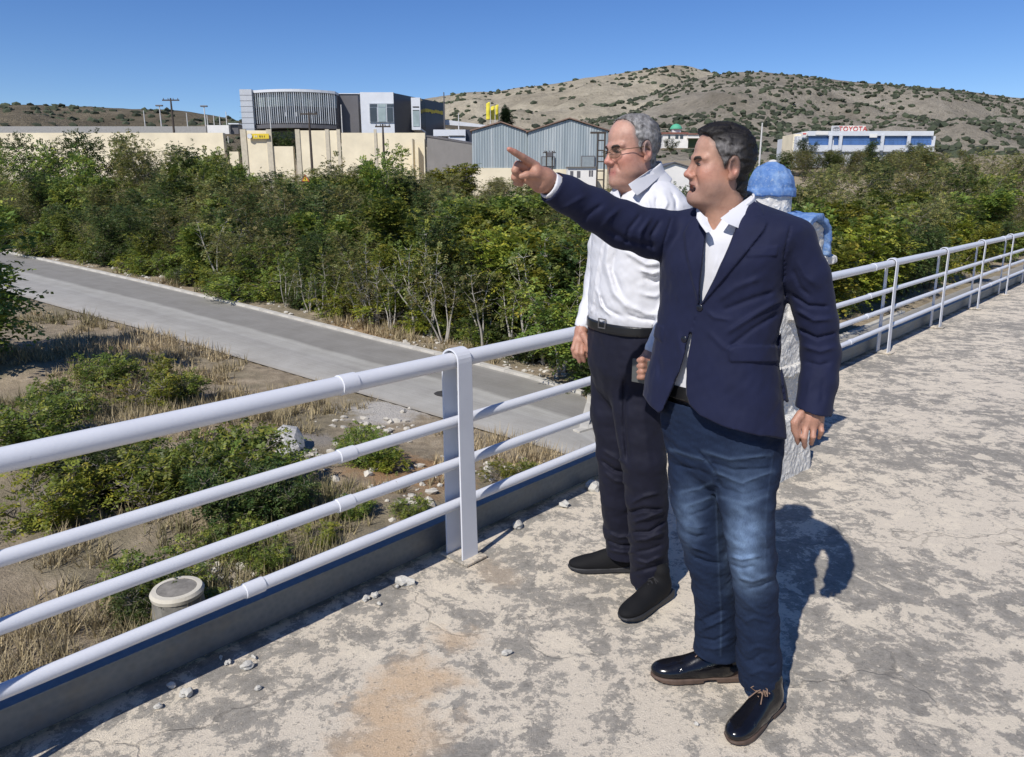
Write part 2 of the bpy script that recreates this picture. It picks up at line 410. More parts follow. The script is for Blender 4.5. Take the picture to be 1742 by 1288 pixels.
def terrace():
    # an uneven slab edge along the railing, slab reaching behind and to the right of the camera
    n = 220; S_ = np.linspace(-9, 15, n); r_ = np.random.default_rng(4)
    edge = .20+.012*np.sin(S_*9)+.010*r_.normal(size=n)
    cols = np.concatenate([[-14, -9, -6, -4], np.linspace(-3, -.3, 14), np.linspace(-.2, .1, 5)])
    V = []; F = []
    for i in range(n):
        for c_ in list(cols)+[None]:
            nn = edge[i] if c_ is None else c_
            z = 0 if c_ is None else .004*math.sin(S_[i]*1.3+nn*2)*(1 if nn < -.3 else .3)
            V.append(rp(S_[i], nn, z-.004))
    m = len(cols)+1
    for i in range(n-1):
        for j in range(m-1): F.append((i*m+j, (i+1)*m+j, (i+1)*m+j+1, i*m+j+1))
    k0 = len(V)
    for i in range(n): V.append(V[i*m+m-1]+np.array([0, 0, -.24])+RN*.01)
    for i in range(n-1): F.append((i*m+m-1, (i+1)*m+m-1, k0+i+1, k0+i))
    k1 = len(V)
    for i in range(n): V.append(V[k0+i]-RN*.6)
    for i in range(n-1): F.append((k0+i, k0+i+1, k1+i+1, k1+i))
    o = link('terrace', mesh_np('terrace', V, np.array(F)), M_terr); setp(o, kind='structure')
    # the wall that carries it
    b = BM(); a = rp(-9, -.2, -.25); c = rp(15, -.2, -.25); b.prism([a, c, c-RN*.3, a-RN*.3], (0, 0, -5.5))
    w = b.build('supporting_wall', plain('rendered_wall', (.5, .47, .4), .9, bump=.3)); setp(w, 'plain rendered wall carrying the terrace edge', 'wall')
terrace()
def mat_paint():
    t = NT('grey_white_paint'); co = t.coord()
    f = t.noise(co, 8, 5, .6); g = t.noise(co, 90, 4, .7); ch = t.ramp(t.noise(co, 26, 8, .75, .4), [(.665, 0.0), (.69, 1.0)])
    c = t.mix(f, (.58, .59, .625), (.68, .69, .72)); c = t.mix(t.math('MULTIPLY', ch, .7), c, (.30, .27, .235))
    t.base(c); t.rough(t.ramp(g, [(.3, .32), (.7, .5)])); t.bump(t.math('ADD', g, t.math('MULTIPLY', ch, -.8)), .15, .003); return t.m
M_paint = mat_paint()
def mat_galv():
    t = NT('galvanised_steel'); co = t.coord(); v = t.n('ShaderNodeTexVoronoi'); v.inputs['Scale'].default_value = 45; t.l(co, v.inputs['Vector'])
    f = t.noise(co, 6, 6, .65); s_ = t.noise(t.scalev(co, (3, 3, 40)), 1.0, 4)
    c = t.mix(t.math('MULTIPLY', v.outputs['Distance'], .6), (.135, .158, .18), (.20, .22, .24)); c = t.mix(t.ramp(f, [(.5, 0.0), (.72, .6)]), c, (.17, .16, .14))
    t.base(c); t.b.inputs['Metallic'].default_value = .65; t.rough(t.ramp(s_, [(.3, .42), (.7, .6)])); t.bump(f, .1, .004); return t.m
M_galv = mat_galv()
def railing():
    root = empty('railing', tuple(POST0), 0, 'grey-white painted pipe railing with looped posts along the terrace edge', 'railing')
    RAILN = .052
    for z, r in ((.880, .0335), (.617, .0225), (.430, .0225), (.245, .0225)):
        b = BM(); pts = [rp(s_, RAILN+.0006*math.sin(s_*2.1+z*9), z+.0006*math.sin(s_*1.7+z*5)) for s_ in np.linspace(-8.8, 14.8, 120)]
        b.tube(pts, r, 20); o = b.build('rail', M_paint, root, smooth=True)
        # sleeve couplings
        for s0 in np.arange(-6.3, 14, 1.92*3 if z > .3 else 1.92*3):
            s1 = s0+{.880: .0, .617: -.02, .430: -.04, .245: -.42}[z]+(1.92*3 if False else 0)
            b = BM(); b.tube([rp(s1-.035, RAILN, z), rp(s1-.034, RAILN, z), rp(s1+.034, RAILN, z), rp(s1+.035, RAILN, z)], [r+.001, r+.0042, r+.0042, r+.001], 20); b.build('coupling', M_paint, o, smooth=True)
    # posts: a flat bar bent over the top rail, legs spreading to the foot
    for k in range(-4, 8):
        s_ = 1.92*k
        if k == 4: pass
        prof = []; R_ = .047
        prof.append((-.012, .0)); prof.append((-.004+RAILN-R_+.002, .60)); prof.append((RAILN-R_, .875))
        for a in np.linspace(math.pi, 0, 13)[1:-1]: prof.append((RAILN+R_*math.cos(a), .880+R_*math.sin(a)))
        prof.append((RAILN+R_, .875)); prof.append((RAILN+R_-.004, .60)); prof.append((RAILN+R_-.012, .0))
        def strip(b, sl0, sl1, th):
            P = np.array(prof); n = len(P); T = np.gradient(P, axis=0); T /= np.linalg.norm(T, axis=1)[:, None]; N = np.stack([-T[:, 1], T[:, 0]], -1)
            vs = []
            for i in range(n):
                zf = P[i, 1]/.9; w0 = sl0-.010*(1-zf); w1 = sl1+.006*(1-zf)
                for side in (-th/2, th/2):
                    q = P[i]+N[i]*side
                    vs.append(rp(s_+w0, q[0], q[1])); vs.append(rp(s_+w1, q[0], q[1]))
            fs = []
            for i in range(n-1):
                a = i*4; c = (i+1)*4
                fs += [(a, a+1, c+1, c), (a+2, c+2, c+3, a+3), (a, c, c+2, a+2), (a+1, a+3, c+3, c+1)]
            fs += [(0, 2, 3, 1), ((n-1)*4, (n-1)*4+1, (n-1)*4+3, (n-1)*4+2)]
            b.add(vs, fs)
        b = BM(); strip(b, -.038, .038, .008); o = b.build('post', M_paint, root, bevel=.0015)
        b = BM(); b.obox(rp(s_, .03, .006), RD*.062, RN*.085, np.array([0, 0, .006])); b.build('mortar_foot', M_terr, o, bevel=.004)
railing()
def beam():
    root = empty('edge_beam', tuple(rp(0, .15, 0)), 0, 'dark galvanised steel channel lying along the foot of the railing', 'beam')
    a, c = -8.9, 14.9
    def bar(name, n0, n1, z0, z1):
        b = BM(); b.prism([rp(a, n0, z0), rp(a, n1, z0), rp(a, n1, z1), rp(a, n0, z1)], RD*(c-a)); b.build(name, M_galv, root, bevel=.002)
    bar('web', .150, .157, .012, .130); bar('top_flange', .140, .205, .1302, .137); bar('bottom_flange', .1575, .205, .010, .017); bar('lip', .1995, .205, .112, .1298)
beam()
# ------------------------------------------------------------------ shrine
def mat_stucco(name, col, dark, sc=42):
    t = NT(name); co = t.coord(); v = t.n('ShaderNodeTexVoronoi', feature='SMOOTH_F1'); v.inputs['Scale'].default_value = sc; v.inputs['Randomness'].default_value = 1
    ds = t.n('ShaderNodeVectorMath', operation='ADD'); nz = t.n('ShaderNodeTexNoise'); nz.inputs['Scale'].default_value = 14; t.l(co, nz.inputs['Vector'])
    sc2 = t.n('ShaderNodeVectorMath', operation='SCALE'); sc2.inputs['Scale'].default_value = .05; t.l(nz.outputs['Color'], sc2.inputs[0]); t.l(co, ds.inputs[0]); t.l(sc2.outputs[0], ds.inputs[1]); t.l(ds.outputs[0], v.inputs['Vector'])
    n = t.noise(co, 70, 6, .7); h = t.math('ADD', t.math('MULTIPLY', v.outputs['Distance'], -1.2), t.math('MULTIPLY', n, .6))
    dirt = t.ramp(t.noise(co, 5, 6, .65), [(.5, 0.0), (.72, .5)])
    c = t.mix(t.ramp(h, [(.0, 1.0), (.12, 0.0)]), col, dark); c = t.mix(t.math('MULTIPLY', dirt, .45), c, tuple(.7*a for a in dark))
    t.base(c); t.rough(.9); t.bump(h, .8, .012); return t.m
M_stucco = mat_stucco('white_stucco', (.80, .785, .74), (.58, .56, .52))
M_blue = mat_stucco('faded_blue_stucco', (.085, .20, .46), (.22, .34, .56), 60)
def mat_bluepaint():
    t = NT('faded_blue_paint'); co = t.coord(); f = t.noise(co, 13, 9, .74, .4); g = t.noise(co, 70, 6, .75)
    c = t.ramp(f, [(.30, (.045, .125, .33)), (.50, (.095, .195, .42)), (.64, (.20, .31, .50)), (.74, (.36, .45, .58))]); c = t.mix(t.ramp(g, [(.55, 0.0), (.66, .6)]), c, (.36, .42, .48))
    t.base(c); t.rough(.8); t.bump(g, .5, .008); return t.m
M_bluep = mat_bluepaint()
def rough_solid(V, name, mat, parent, amp=.006, seed=1, sc=70):
    wob(V, sc, amp, seed); wob(V, sc*2.3, amp*.5, seed+1); me, v = V.mesh(name, 0); return link(name, me, mat, parent, smooth=True)
def shrine():
    ctr = np.array([1.372, 4.06, 0.]); M = rotz(R(-5)) @ np.stack([-RN, RD, np.array([0, 0, 1.])], -1); fr = Frame(ctr, M)   # x: towards the terrace, y: along the railing
    root = empty('roadside_shrine', tuple(ctr), math.atan2(-RN[1], -RN[0]), 'small white stucco wayside shrine with blue dome and vaulted roofs on the terrace', 'shrine')
    def box(h):
        hx, hy, z0, z1, tp = h
        def f(X, Y, Z):
            k = 1+tp*(Z-z0)/(z1-z0); return np.maximum(np.maximum(np.abs(X)-hx*k, np.abs(Y)-hy*k), np.maximum(z0-Z, Z-z1))
        return f
    def vol(z0, z1, r=.50, h=.0075): return Vol(ctr+np.array([-r, -r, z0-.03]), ctr+np.array([r, r, z1+.03]), h)
    lo, hi = ctr-1, ctr+np.array([1, 1, 2.2])
    V = vol(-.02, .63); V.op(box((.262, .262, -.05, .34, -.14)), lo, hi, 0, 'u', fr); V.op(box((.185, .185, .30, .60, .15)), lo, hi, .03, 'u', fr); rough_solid(V, 'pedestal', M_stucco, root, .0026, 3)
    V = vol(.58, .66); V.op(box((.255, .255, .595, .655, 0)), lo, hi, 0, 'u', fr); rough_solid(V, 'base_ledge', M_stucco, root, .004, 5)
    V = vol(.64, 1.42, .50, .0072); V.op(box((.225, .225, .645, 1.22, 0)), lo, hi, 0, 'u', fr)
    for ax in (0, 1):
        def arm(X, Y, Z, ax=ax):
            a, c = (X, Y) if ax == 0 else (Y, X); prof = np.where(Z > 1.28, np.sqrt(c**2+(Z-1.28)**2)-.125, np.maximum(np.abs(c)-.125, .9-Z))
            return np.maximum(prof, np.abs(a)-.262)
        V.op(arm, lo, hi, .01, 'u', fr)
    for sg in (1, -1):                                        # arched niches
        def nic(X, Y, Z, sg=sg):
            prof = np.where(Z > 1.27, np.sqrt(Y**2+(Z-1.27)**2)-.075, np.maximum(np.abs(Y)-.075, 1.02-Z)); return np.maximum(prof, .15-sg*X)
        V.op(nic, lo, hi, 0, 's', fr)
        def nic2(X, Y, Z, sg=sg):
            prof = np.where(Z > 1.27, np.sqrt(X**2+(Z-1.27)**2)-.075, np.maximum(np.abs(X)-.075, 1.02-Z)); return np.maximum(prof, .15-sg*Y)
        V.op(nic2, lo, hi, 0, 's', fr)
    rough_solid(V, 'body', M_stucco, root, .0024, 7)
    V = vol(1.16, 1.24, .50); V.op(box((.277, .277, 1.175, 1.215, 0)), lo, hi, 0, 'u', fr)
    V.op(lambda X, Y, Z: np.maximum(np.minimum(np.abs(X), np.abs(Y))-.078, -1), lo, hi, 0, 's', fr); rough_solid(V, 'cornice', M_stucco, root, .004, 9)
    V = vol(1.22, 1.48, .54, .0072)
    for ax in (0, 1):
        def sh_(X, Y, Z, ax=ax):
            a, c = (X, Y) if ax == 0 else (Y, X); r = np.where(Z > 1.28, np.sqrt(c**2+(Z-1.28)**2), np.abs(c)); return np.maximum(np.maximum(np.abs(r-.146)-.018, np.abs(a)-.290), 1.222-Z)
        V.op(sh_, lo, hi, .004, 'u', fr)
    rough_solid(V, 'vaulted_roof', M_bluep, root, .003, 11)
    V = vol(1.36, 1.56, .3); V.op(lambda X, Y, Z: np.maximum(np.sqrt(X**2+Y**2)-.113, np.maximum(1.36-Z, Z-1.55)), lo, hi, 0, 'u', fr); rough_solid(V, 'drum', M_stucco, root, .0012, 13, 90)
    V = vol(1.5, 1.78, .3, .006)
    V.op(lambda X, Y, Z: np.maximum(np.sqrt(X**2+Y**2)-.130, np.abs(Z-1.543)-.020), lo, hi, 0, 'u', fr)
    V.ell((0, 0, 1.560), (.122, .122, .142), k=.01, fr=fr); V.op(lambda X, Y, Z: 1.525-Z, lo, hi, 0, 'i', fr); do = rough_solid(V, 'dome', M_bluep, root, .0028, 15)
    V = vol(1.67, 1.74, .12, .004); V.ell((0, 0, 1.700), (.022, .022, .012), k=0, fr=fr); rough_solid(V, 'finial', M_stucco, do, .0015, 17)
shrine()
# ------------------------------------------------------------------ loose stones on the terrace
M_stone = plain('pale_stone', (.52, .50, .45), .9, var=.25, scale=30, bump=.4)
def stone_mesh(name, seed, flat=.6):
    r_ = np.random.default_rng(seed); bm = bmesh.new(); bmesh.ops.create_icosphere(bm, subdivisions=2, radius=1.0)
    for v in bm.verts:
        d = np.array(v.co); k = 1+.22*math.sin(3*d[0]+seed)+.18*math.sin(4*d[1]+2*seed)+.12*r_.normal(); v.co = Vector(d*np.array([1, .75, flat])*k)
    me = bpy.data.meshes.new(name); bm.to_mesh(me); bm.free(); return me
SM = [stone_mesh('stone', k) for k in (1, 2, 3, 4)]
for k, (u, v, s_) in enumerate(((291, 1168, .016), (318, 1181, .022), (268, 1203, .013), (376, 1120, .010), (419, 1136, .024), (388, 1128, .012), (438, 1172, .012), (432, 1119, .010), (880, 898, .034), (622, 1020, .016), (637, 1015, .018), (690, 993, .034), (676, 999, .012), (1008, 832, .045), (960, 862, .03), (862, 1112, .016), (1185, 1233, .009), (645, 1028, .010))):
    p = G(u, v); o = bpy.data.objects.new('stone', SM[k % 4]); C.objects.link(o)
    if not SM[k % 4].materials: SM[k % 4].materials.append(M_stone)
    o.location = (p[0], p[1], s_*.32); o.scale = (s_, s_, s_); o.rotation_euler = (0, 0, k*1.7)
    if s_ > .03: setp(o, ['chunk of broken mortar lying on the terrace right of the near post', 'angular chunk of mortar at the edge left of the near post', 'flat pale stone against the beam behind the black sneaker', 'rounded stone against the beam behind the near post'][[8, 11, 13, 14].index(k)] if k in (8, 11, 13, 14) else 'loose stone', 'stone')
    else: setp(o, 'small pale pebble lying loose on the concrete terrace', 'stone', 'pebbles on the terrace')
# ================================================================== ground, road, plants
UP_A = np.array([-.69, .725]); A0 = np.array([0., 17.])
def zroad(x, y):
    a = (x-A0[0])*UP_A[0]+(y-A0[1])*UP_A[1]; return -4.1+.05*np.clip(a, -22, 46)
def RG(u, v, dz=0.0):
    d = ray(u, v); t = 1.0; p = None
    lo, hi = 2.0, 400.0
    for _ in range(60):
        m = (lo+hi)/2; p = np.array([0, 0, CAMZ])+d*m
        if p[2] > zroad(p[0], p[1])+dz: lo = m
        else: hi = m
    return p
far_px = [(0, 428), (120, 454), (244, 482), (440, 529), (640, 580), (779, 614), (900, 645), (1000, 676)]
near_px = [(0, 494), (120, 528), (244, 561), (372, 599), (563, 656), (660, 684), (830, 735), (960, 772)]
FE = [RG(*p)[:2] for p in far_px]; NE = [RG(*p)[:2] for p in near_px]
dl = FE[0]-FE[1]; dl /= np.linalg.norm(dl); FE = [FE[0]+dl*60, FE[0]+dl*25]+FE
dl2 = dl; NE = [NE[0]+dl2*60, NE[0]+dl2*25]+NE
f_end, n_end = FE[-1], NE[-1]
r2 = RD[:2]; o2 = RN[:2]
def perp(s_, n_): return POST0[:2]+r2*s_+o2*n_
FE += [perp(11.5, 8.2), perp(16, 7.8), perp(24, 7.8), perp(60, 8), perp(120, 8)]
NE += [perp(9.5, 2.6), perp(14.5, 2.3), perp(24, 2.4), perp(60, 2.6), perp(120, 2.6)]
def dens(P, n=120):
    P = np.array(P); L = np.concatenate([[0], np.cumsum(np.linalg.norm(np.diff(P, axis=0), axis=1))]); t = np.linspace(0, L[-1], n)
    Q = np.stack([np.interp(t, L, P[:, 0]), np.interp(t, L, P[:, 1])], -1)
    for _ in range(3): Q[1:-1] = .25*Q[:-2]+.5*Q[1:-1]+.25*Q[2:]
    return Q
# pair the two edges piece by piece so that both keep the same stations
def pair(Fp, Np, n=26):
    a, b = [], []
    for i in range(len(Fp)-1):
        for t in np.linspace(0, 1, n, endpoint=False): a.append(Fp[i]*(1-t)+Fp[i+1]*t); b.append(Np[i]*(1-t)+Np[i+1]*t)
    a.append(Fp[-1]); b.append(Np[-1]); a, b = np.array(a), np.array(b)
    for _ in range(12):
        for q in (a, b): q[1:-1] = .25*q[:-2]+.5*q[1:-1]+.25*q[2:]
    return a, b
FEd, NEd = pair(FE, NE)
def side(P, Q):
    """signed distance of points to a polyline (positive on its left when walking along it)"""
    d = np.full(len(P), 1e9); s = np.zeros(len(P))
    for i in range(0, len(Q)-1, 4):
        a = Q[i]; b = Q[min(i+4, len(Q)-1)]; e = b-a; w = P-a; t = np.clip((w @ e)/(e @ e+1e-9), 0, 1); r = w-t[:, None]*e; dd = np.hypot(r[:, 0], r[:, 1])
        m = dd < d-1e-9; d[m] = dd[m]; s[m] = np.sign(e[0]*w[m, 1]-e[1]*w[m, 0])
    return d*s
def zg_arr(x, y):
    P = np.stack([x, y], -1); b = side(P, FEd); nb = -side(P, NEd)            # beyond the far kerb / this side of the near edge
    n_out = (P-POST0[:2]) @ o2
    z = zroad(x, y)
    z = z+1.8*sm(b, 6, 60)+12*sm(b, 90, 190)+.04*np.clip(b-190, 0, 4000)
    z = z+.55*sm(nb, 1.2, 6)
    off = np.clip(np.maximum(b, nb), 0, 8)/8
    P3 = np.stack([x, y, 0*x], -1); z = z+off*(.16*lump(P3, 1.3, 3)+.07*lump(P3, 4.1, 4))+np.clip(b-10, 0, 60)/60*.9*lump(P3, .12, 5)
    z = np.where((b < 0) & (nb < 0), zroad(x, y)-.05, z-.0)
    return z
def zg(x, y): return float(zg_arr(np.array([float(x)]), np.array([float(y)]))[0])
def mat_ground():
    t = NT('dry_ground'); co = t.coord()
    a = t.noise(co, .35, 6, .6, .4); b = t.noise(co, 2.6, 7, .68, .3); g = t.noise(co, 26, 6, .7)
    c = t.ramp(b, [(.30, (.165, .130, .088)), (.48, (.28, .222, .148)), (.62, (.385, .31, .215)), (.75, (.45, .395, .31))])
    c = t.mix(t.ramp(a, [(.46, 0.0), (.58, .55)]), c, (.16, .145, .085)); c = t.mix(t.math('MULTIPLY', g, .35), c, (.42, .37, .29))
    for (u, v, r, col) in ((690, 830, 1.5, (.42, .25, .13)), (655, 700, 1.3, (.60, .57, .52)), (390, 985, .8, (.60, .57, .52)), (620, 560, 2.3, (.44, .30, .17)), (520, 770, 1.0, (.40, .36, .31))):
        p = RG(u, v); mp = t.n('ShaderNodeVectorMath', operation='SUBTRACT'); t.l(co, mp.inputs[0]); mp.inputs[1].default_value = tuple(p)
        ln = t.n('ShaderNodeVectorMath', operation='LENGTH'); t.l(mp.outputs[0], ln.inputs[0])
        d = t.math('ADD', ln.outputs['Value'], t.math('MULTIPLY', t.math('SUBTRACT', t.noise(co, 1.7, 6, .65), .5), r*1.9))
        mr = t.n('ShaderNodeMapRange'); mr.inputs['From Min'].default_value = r; mr.inputs['From Max'].default_value = r*.5; mr.inputs['To Max'].default_value = .85; t.l(d, mr.inputs['Value'])
        c = t.mix(mr.outputs[0], c, t.mix(g, tuple(.7*k for k in col), col))
    t.base(c); t.rough(.95); t.b.inputs['Specular IOR Level'].default_value = .1; t.bump(t.math('ADD', g, t.math('MULTIPLY', b, 1.5)), .8, .06); return t.m
def ground():
    xs = np.concatenate([[-3500, -1800, -900], np.linspace(-420, -45, 26), np.linspace(-44, 20, 190), np.linspace(22, 420, 45), [900, 1800, 3500]])
    ys = np.concatenate([[-200, -60, -10], np.linspace(0, 46, 170), np.linspace(47, 160, 80), np.linspace(165, 520, 40), [900, 1800, 3600]])
    X, Y = np.meshgrid(xs, ys, indexing='ij'); Z = zg_arr(X.ravel(), Y.ravel()); Z = np.minimum(Z, 60)
    n, m = X.shape; V = np.stack([X.ravel(), Y.ravel(), Z], -1); I = np.arange(n*m).reshape(n, m)
    F = np.stack([I[:-1, :-1], I[1:, :-1], I[1:, 1:], I[:-1, 1:]], -1).reshape(-1, 4)
    o = link('ground', mesh_np('ground', V, F), mat_ground()); setp(o, kind='structure')
ground()
def mat_road():
    t = NT('worn_concrete_road'); uv = t.n('ShaderNodeUVMap'); co = t.coord(); sx = t.n('ShaderNodeSeparateXYZ'); t.l(uv.outputs[0], sx.inputs[0])
    wv = t.math('ADD', sx.outputs['Y'], t.math('MULTIPLY', t.math('SUBTRACT', t.noise(co, .5, 4), .5), .10))
    lane = t.ramp(wv, [(.0, (.33, .315, .285)), (.05, (.26, .25, .23)), (.44, (.245, .236, .215)), (.49, (.40, .39, .355)), (.56, (.355, .345, .315)), (.62, (.37, .36, .33)), (.66, (.325, .315, .29)), (.95, (.40, .385, .35)), (1.0, (.36, .33, .28))])
    st = t.noise(t.scalev(uv.outputs[0], (2.0, 60, 1)), 1.0, 4, .7); g = t.noise(co, 30, 5, .7); pt = t.noise(co, 1.2, 6, .6)
    c = t.mix(.35, lane, t.ramp(st, [(.3, (.72, .72, .72)), (.7, (1.15, 1.15, 1.15))]), 'MULTIPLY'); c = t.mix(.5, c, t.ramp(g, [(.3, (.78, .78, .78)), (.7, (1.15, 1.14, 1.12))]), 'MULTIPLY')
    c = t.mix(.5, c, t.ramp(pt, [(.35, (.80, .79, .77)), (.65, (1.1, 1.1, 1.1))]), 'MULTIPLY'); t.base(c); t.rough(.9); t.b.inputs['Specular IOR Level'].default_value = .2; t.bump(g, .3, .01); return t.m
def road():
    n = len(FEd); k = 9; V = []; UV = []; L = np.concatenate([[0], np.cumsum(np.linalg.norm(np.diff(FEd, axis=0), axis=1))])
    for i in range(n):
        for j in range(k):
            t = j/(k-1); p = FEd[i]*(1-t)+NEd[i]*t; V.append((p[0], p[1], zroad(*p)+.012+.03*math.sin(math.pi*t))); UV.append((L[i]*.1, t))
    I = np.arange(n*k).reshape(n, k); F = np.stack([I[:-1, :-1], I[:-1, 1:], I[1:, 1:], I[1:, :-1]], -1).reshape(-1, 4)
    me = mesh_np('road', V, F); ul = me.uv_layers.new(name='UVMap'); ul.data.foreach_set('uv', np.array(UV, dtype=np.float32)[F.ravel()].ravel())
    o = link('road', me, mat_road()); setp(o, kind='structure')
    nz = np.array([p.normal.z for p in me.polygons[:5]])
    if nz.mean() < 0: me.flip_normals()
    # kerbs: pale stones set end to end along the far edge, a low broken edging on this side
    M_k = plain('pale_kerb', (.50, .475, .42), .9, var=.2, scale=2, bump=.4)
    kb = empty('kerb', (float(FEd[60][0]), float(FEd[60][1]), float(zroad(*FEd[60]))), 0); setp(kb, kind='structure')
    bx = BM(); bx.box((-.5, -.11, -.1), (.5, .11, .11)); km = bx.mesh('kerb_stone', bevel=.008); km.materials.append(M_k)
    s_ = L[20]+0.0; cnt = 0
    while s_ < min(L[-1], 130) and cnt < 130:
        i = min(np.searchsorted(L, s_), n-2); d = FEd[i+1]-FEd[i]; d /= np.linalg.norm(d); p = FEd[i]+d*(s_-L[i]); nrm = np.array([-d[1], d[0]])
        q = p+nrm*.12; o = bpy.data.objects.new('kerb_stone', km); C.objects.link(o); o.parent = kb; o.matrix_parent_inverse = kb.matrix_basis.inverted()
        o.location = (q[0], q[1], zroad(*q)-.02+.005*math.sin(cnt*7.3)); o.rotation_euler = (0, .006*math.sin(cnt*3.1)-math.atan(.05*float(d @ -UP_A))*0-math.asin(max(-.1, min(.1, (zroad(*(q+d))-zroad(*q))))), math.atan2(d[1], d[0])+.004*math.sin(cnt*5.7)); s_ += 1.004; cnt += 1
    # manhole cover on the road
    c = RG(760, 671); b = BM(); b.lathe((c[0], c[1], zroad(c[0], c[1])+.034), [(.02, 0), (.36, 0), (.36, .012), (.30, .018), (.02, .018)], 28); o = b.build('manhole_cover', plain('dark_iron', (.06, .055, .05), .7, .3)); setp(o, 'dark round manhole cover set in the road', 'manhole cover')
road()
# ------------------------------------------------------------------ leaves
def mat_leaf(name, dark, light, yel):
    t = NT(name); a = t.n('ShaderNodeAttribute', attribute_name='Col'); sx = t.n('ShaderNodeSeparateColor'); t.l(a.outputs['Color'], sx.inputs[0]); oi = t.n('ShaderNodeObjectInfo')
    c = t.mix(sx.outputs[0], dark, light); yf = t.math('MULTIPLY', t.math('POWER', sx.outputs[1], 3.0), .8); c = t.mix(yf, c, yel)
    hs = t.n('ShaderNodeHueSaturation'); mr = t.n('ShaderNodeMapRange'); mr.inputs['To Min'].default_value = .72; mr.inputs['To Max'].default_value = 1.25; t.l(oi.outputs['Random'], mr.inputs['Value']); t.l(mr.outputs[0], hs.inputs['Value'])
    m2 = t.n('ShaderNodeMapRange'); m2.inputs['To Min'].default_value = .485; m2.inputs['To Max'].default_value = .512; t.l(oi.outputs['Random'], m2.inputs['Value']); t.l(m2.outputs[0], hs.inputs['Hue']); t.l(c, hs.inputs['Color'])
    t.base(hs.outputs[0]); t.rough(.5); t.b.inputs['Specular IOR Level'].default_value = .35
    tr = t.n('ShaderNodeBsdfTranslucent'); t.l(hs.outputs[0], tr.inputs['Color']); mx = t.n('ShaderNodeMixShader'); mx.inputs[0].default_value = .38
    t.l(t.b.outputs[0], mx.inputs[1]); t.l(tr.outputs[0], mx.inputs[2]); t.l(mx.outputs[0], t.out.inputs['Surface']); return t.m
LEAF = {'green': mat_leaf('leaf_green', (.052, .090, .017), (.190, .265, .052), (.40, .40, .065)),
        'yellow': mat_leaf('leaf_yellow_green', (.082, .118, .016), (.26, .31, .042), (.50, .44, .06)),
        'dark': mat_leaf('leaf_dark', (.026, .054, .014), (.084, .135, .034), (.18, .19, .06)),
        'olive': mat_leaf('leaf_olive', (.076, .094, .030), (.22, .245, .076), (.38, .31, .10)),
        'pine': mat_leaf('leaf_pine', (.008, .020, .008), (.022, .042, .014), (.05, .06, .02))}
M_bark = plain('grey_bark', (.20, .175, .145), .9, var=.3, scale=8, bump=.6)
M_barkp = plain('bleached_bark', (.40, .37, .32), .9, var=.2, scale=8, bump=.5)
M_barkd = plain('dark_bark', (.085, .068, .052), .9, var=.3, scale=8, bump=.6)
def unit(a): return a/(np.linalg.norm(a, axis=-1, keepdims=True)+1e-9)
def leaflets(P, D, r_, npair, L, ll, lw, droop):
    """pinnate sprays at points P along directions D -> quads"""
    n = len(P); up = np.array([0, 0, 1.]); S = unit(np.cross(D, up+.25*r_.normal(size=(n, 3)))); Nn = unit(np.cross(S, D))
    qs = []; at = []
    base = r_.uniform(0, 1, (n, 1)); yl = r_.uniform(0, 1, (n, 1))
    for k in range(npair):
        t = (k+.6)/npair
        for sg in (-1, 1):
            o = P+D*(L*t)[:, None]-up*(droop*L*t*t)[:, None]
            d = unit(D*.45+sg*S*1.0-up*.25+.22*r_.normal(size=(n, 3))); w = unit(np.cross(d, Nn+.35*r_.normal(size=(n, 3))))
            l_ = (ll*r_.uniform(.75, 1.2, n)*(1-.35*abs(t-.45)))[:, None]; w_ = l_*lw
            qs.append(np.stack([o, o+d*l_*.45+w*w_, o+d*l_, o+d*l_*.45-w*w_], 1)); at.append(np.concatenate([np.clip(base+r_.normal(0, .12, (n, 1)), 0, 1), np.clip(yl+r_.normal(0, .15, (n, 1)), 0, 1), r_.uniform(0, 1, (n, 1))], 1))
    Q = np.concatenate(qs); A = np.concatenate(at); return Q, A
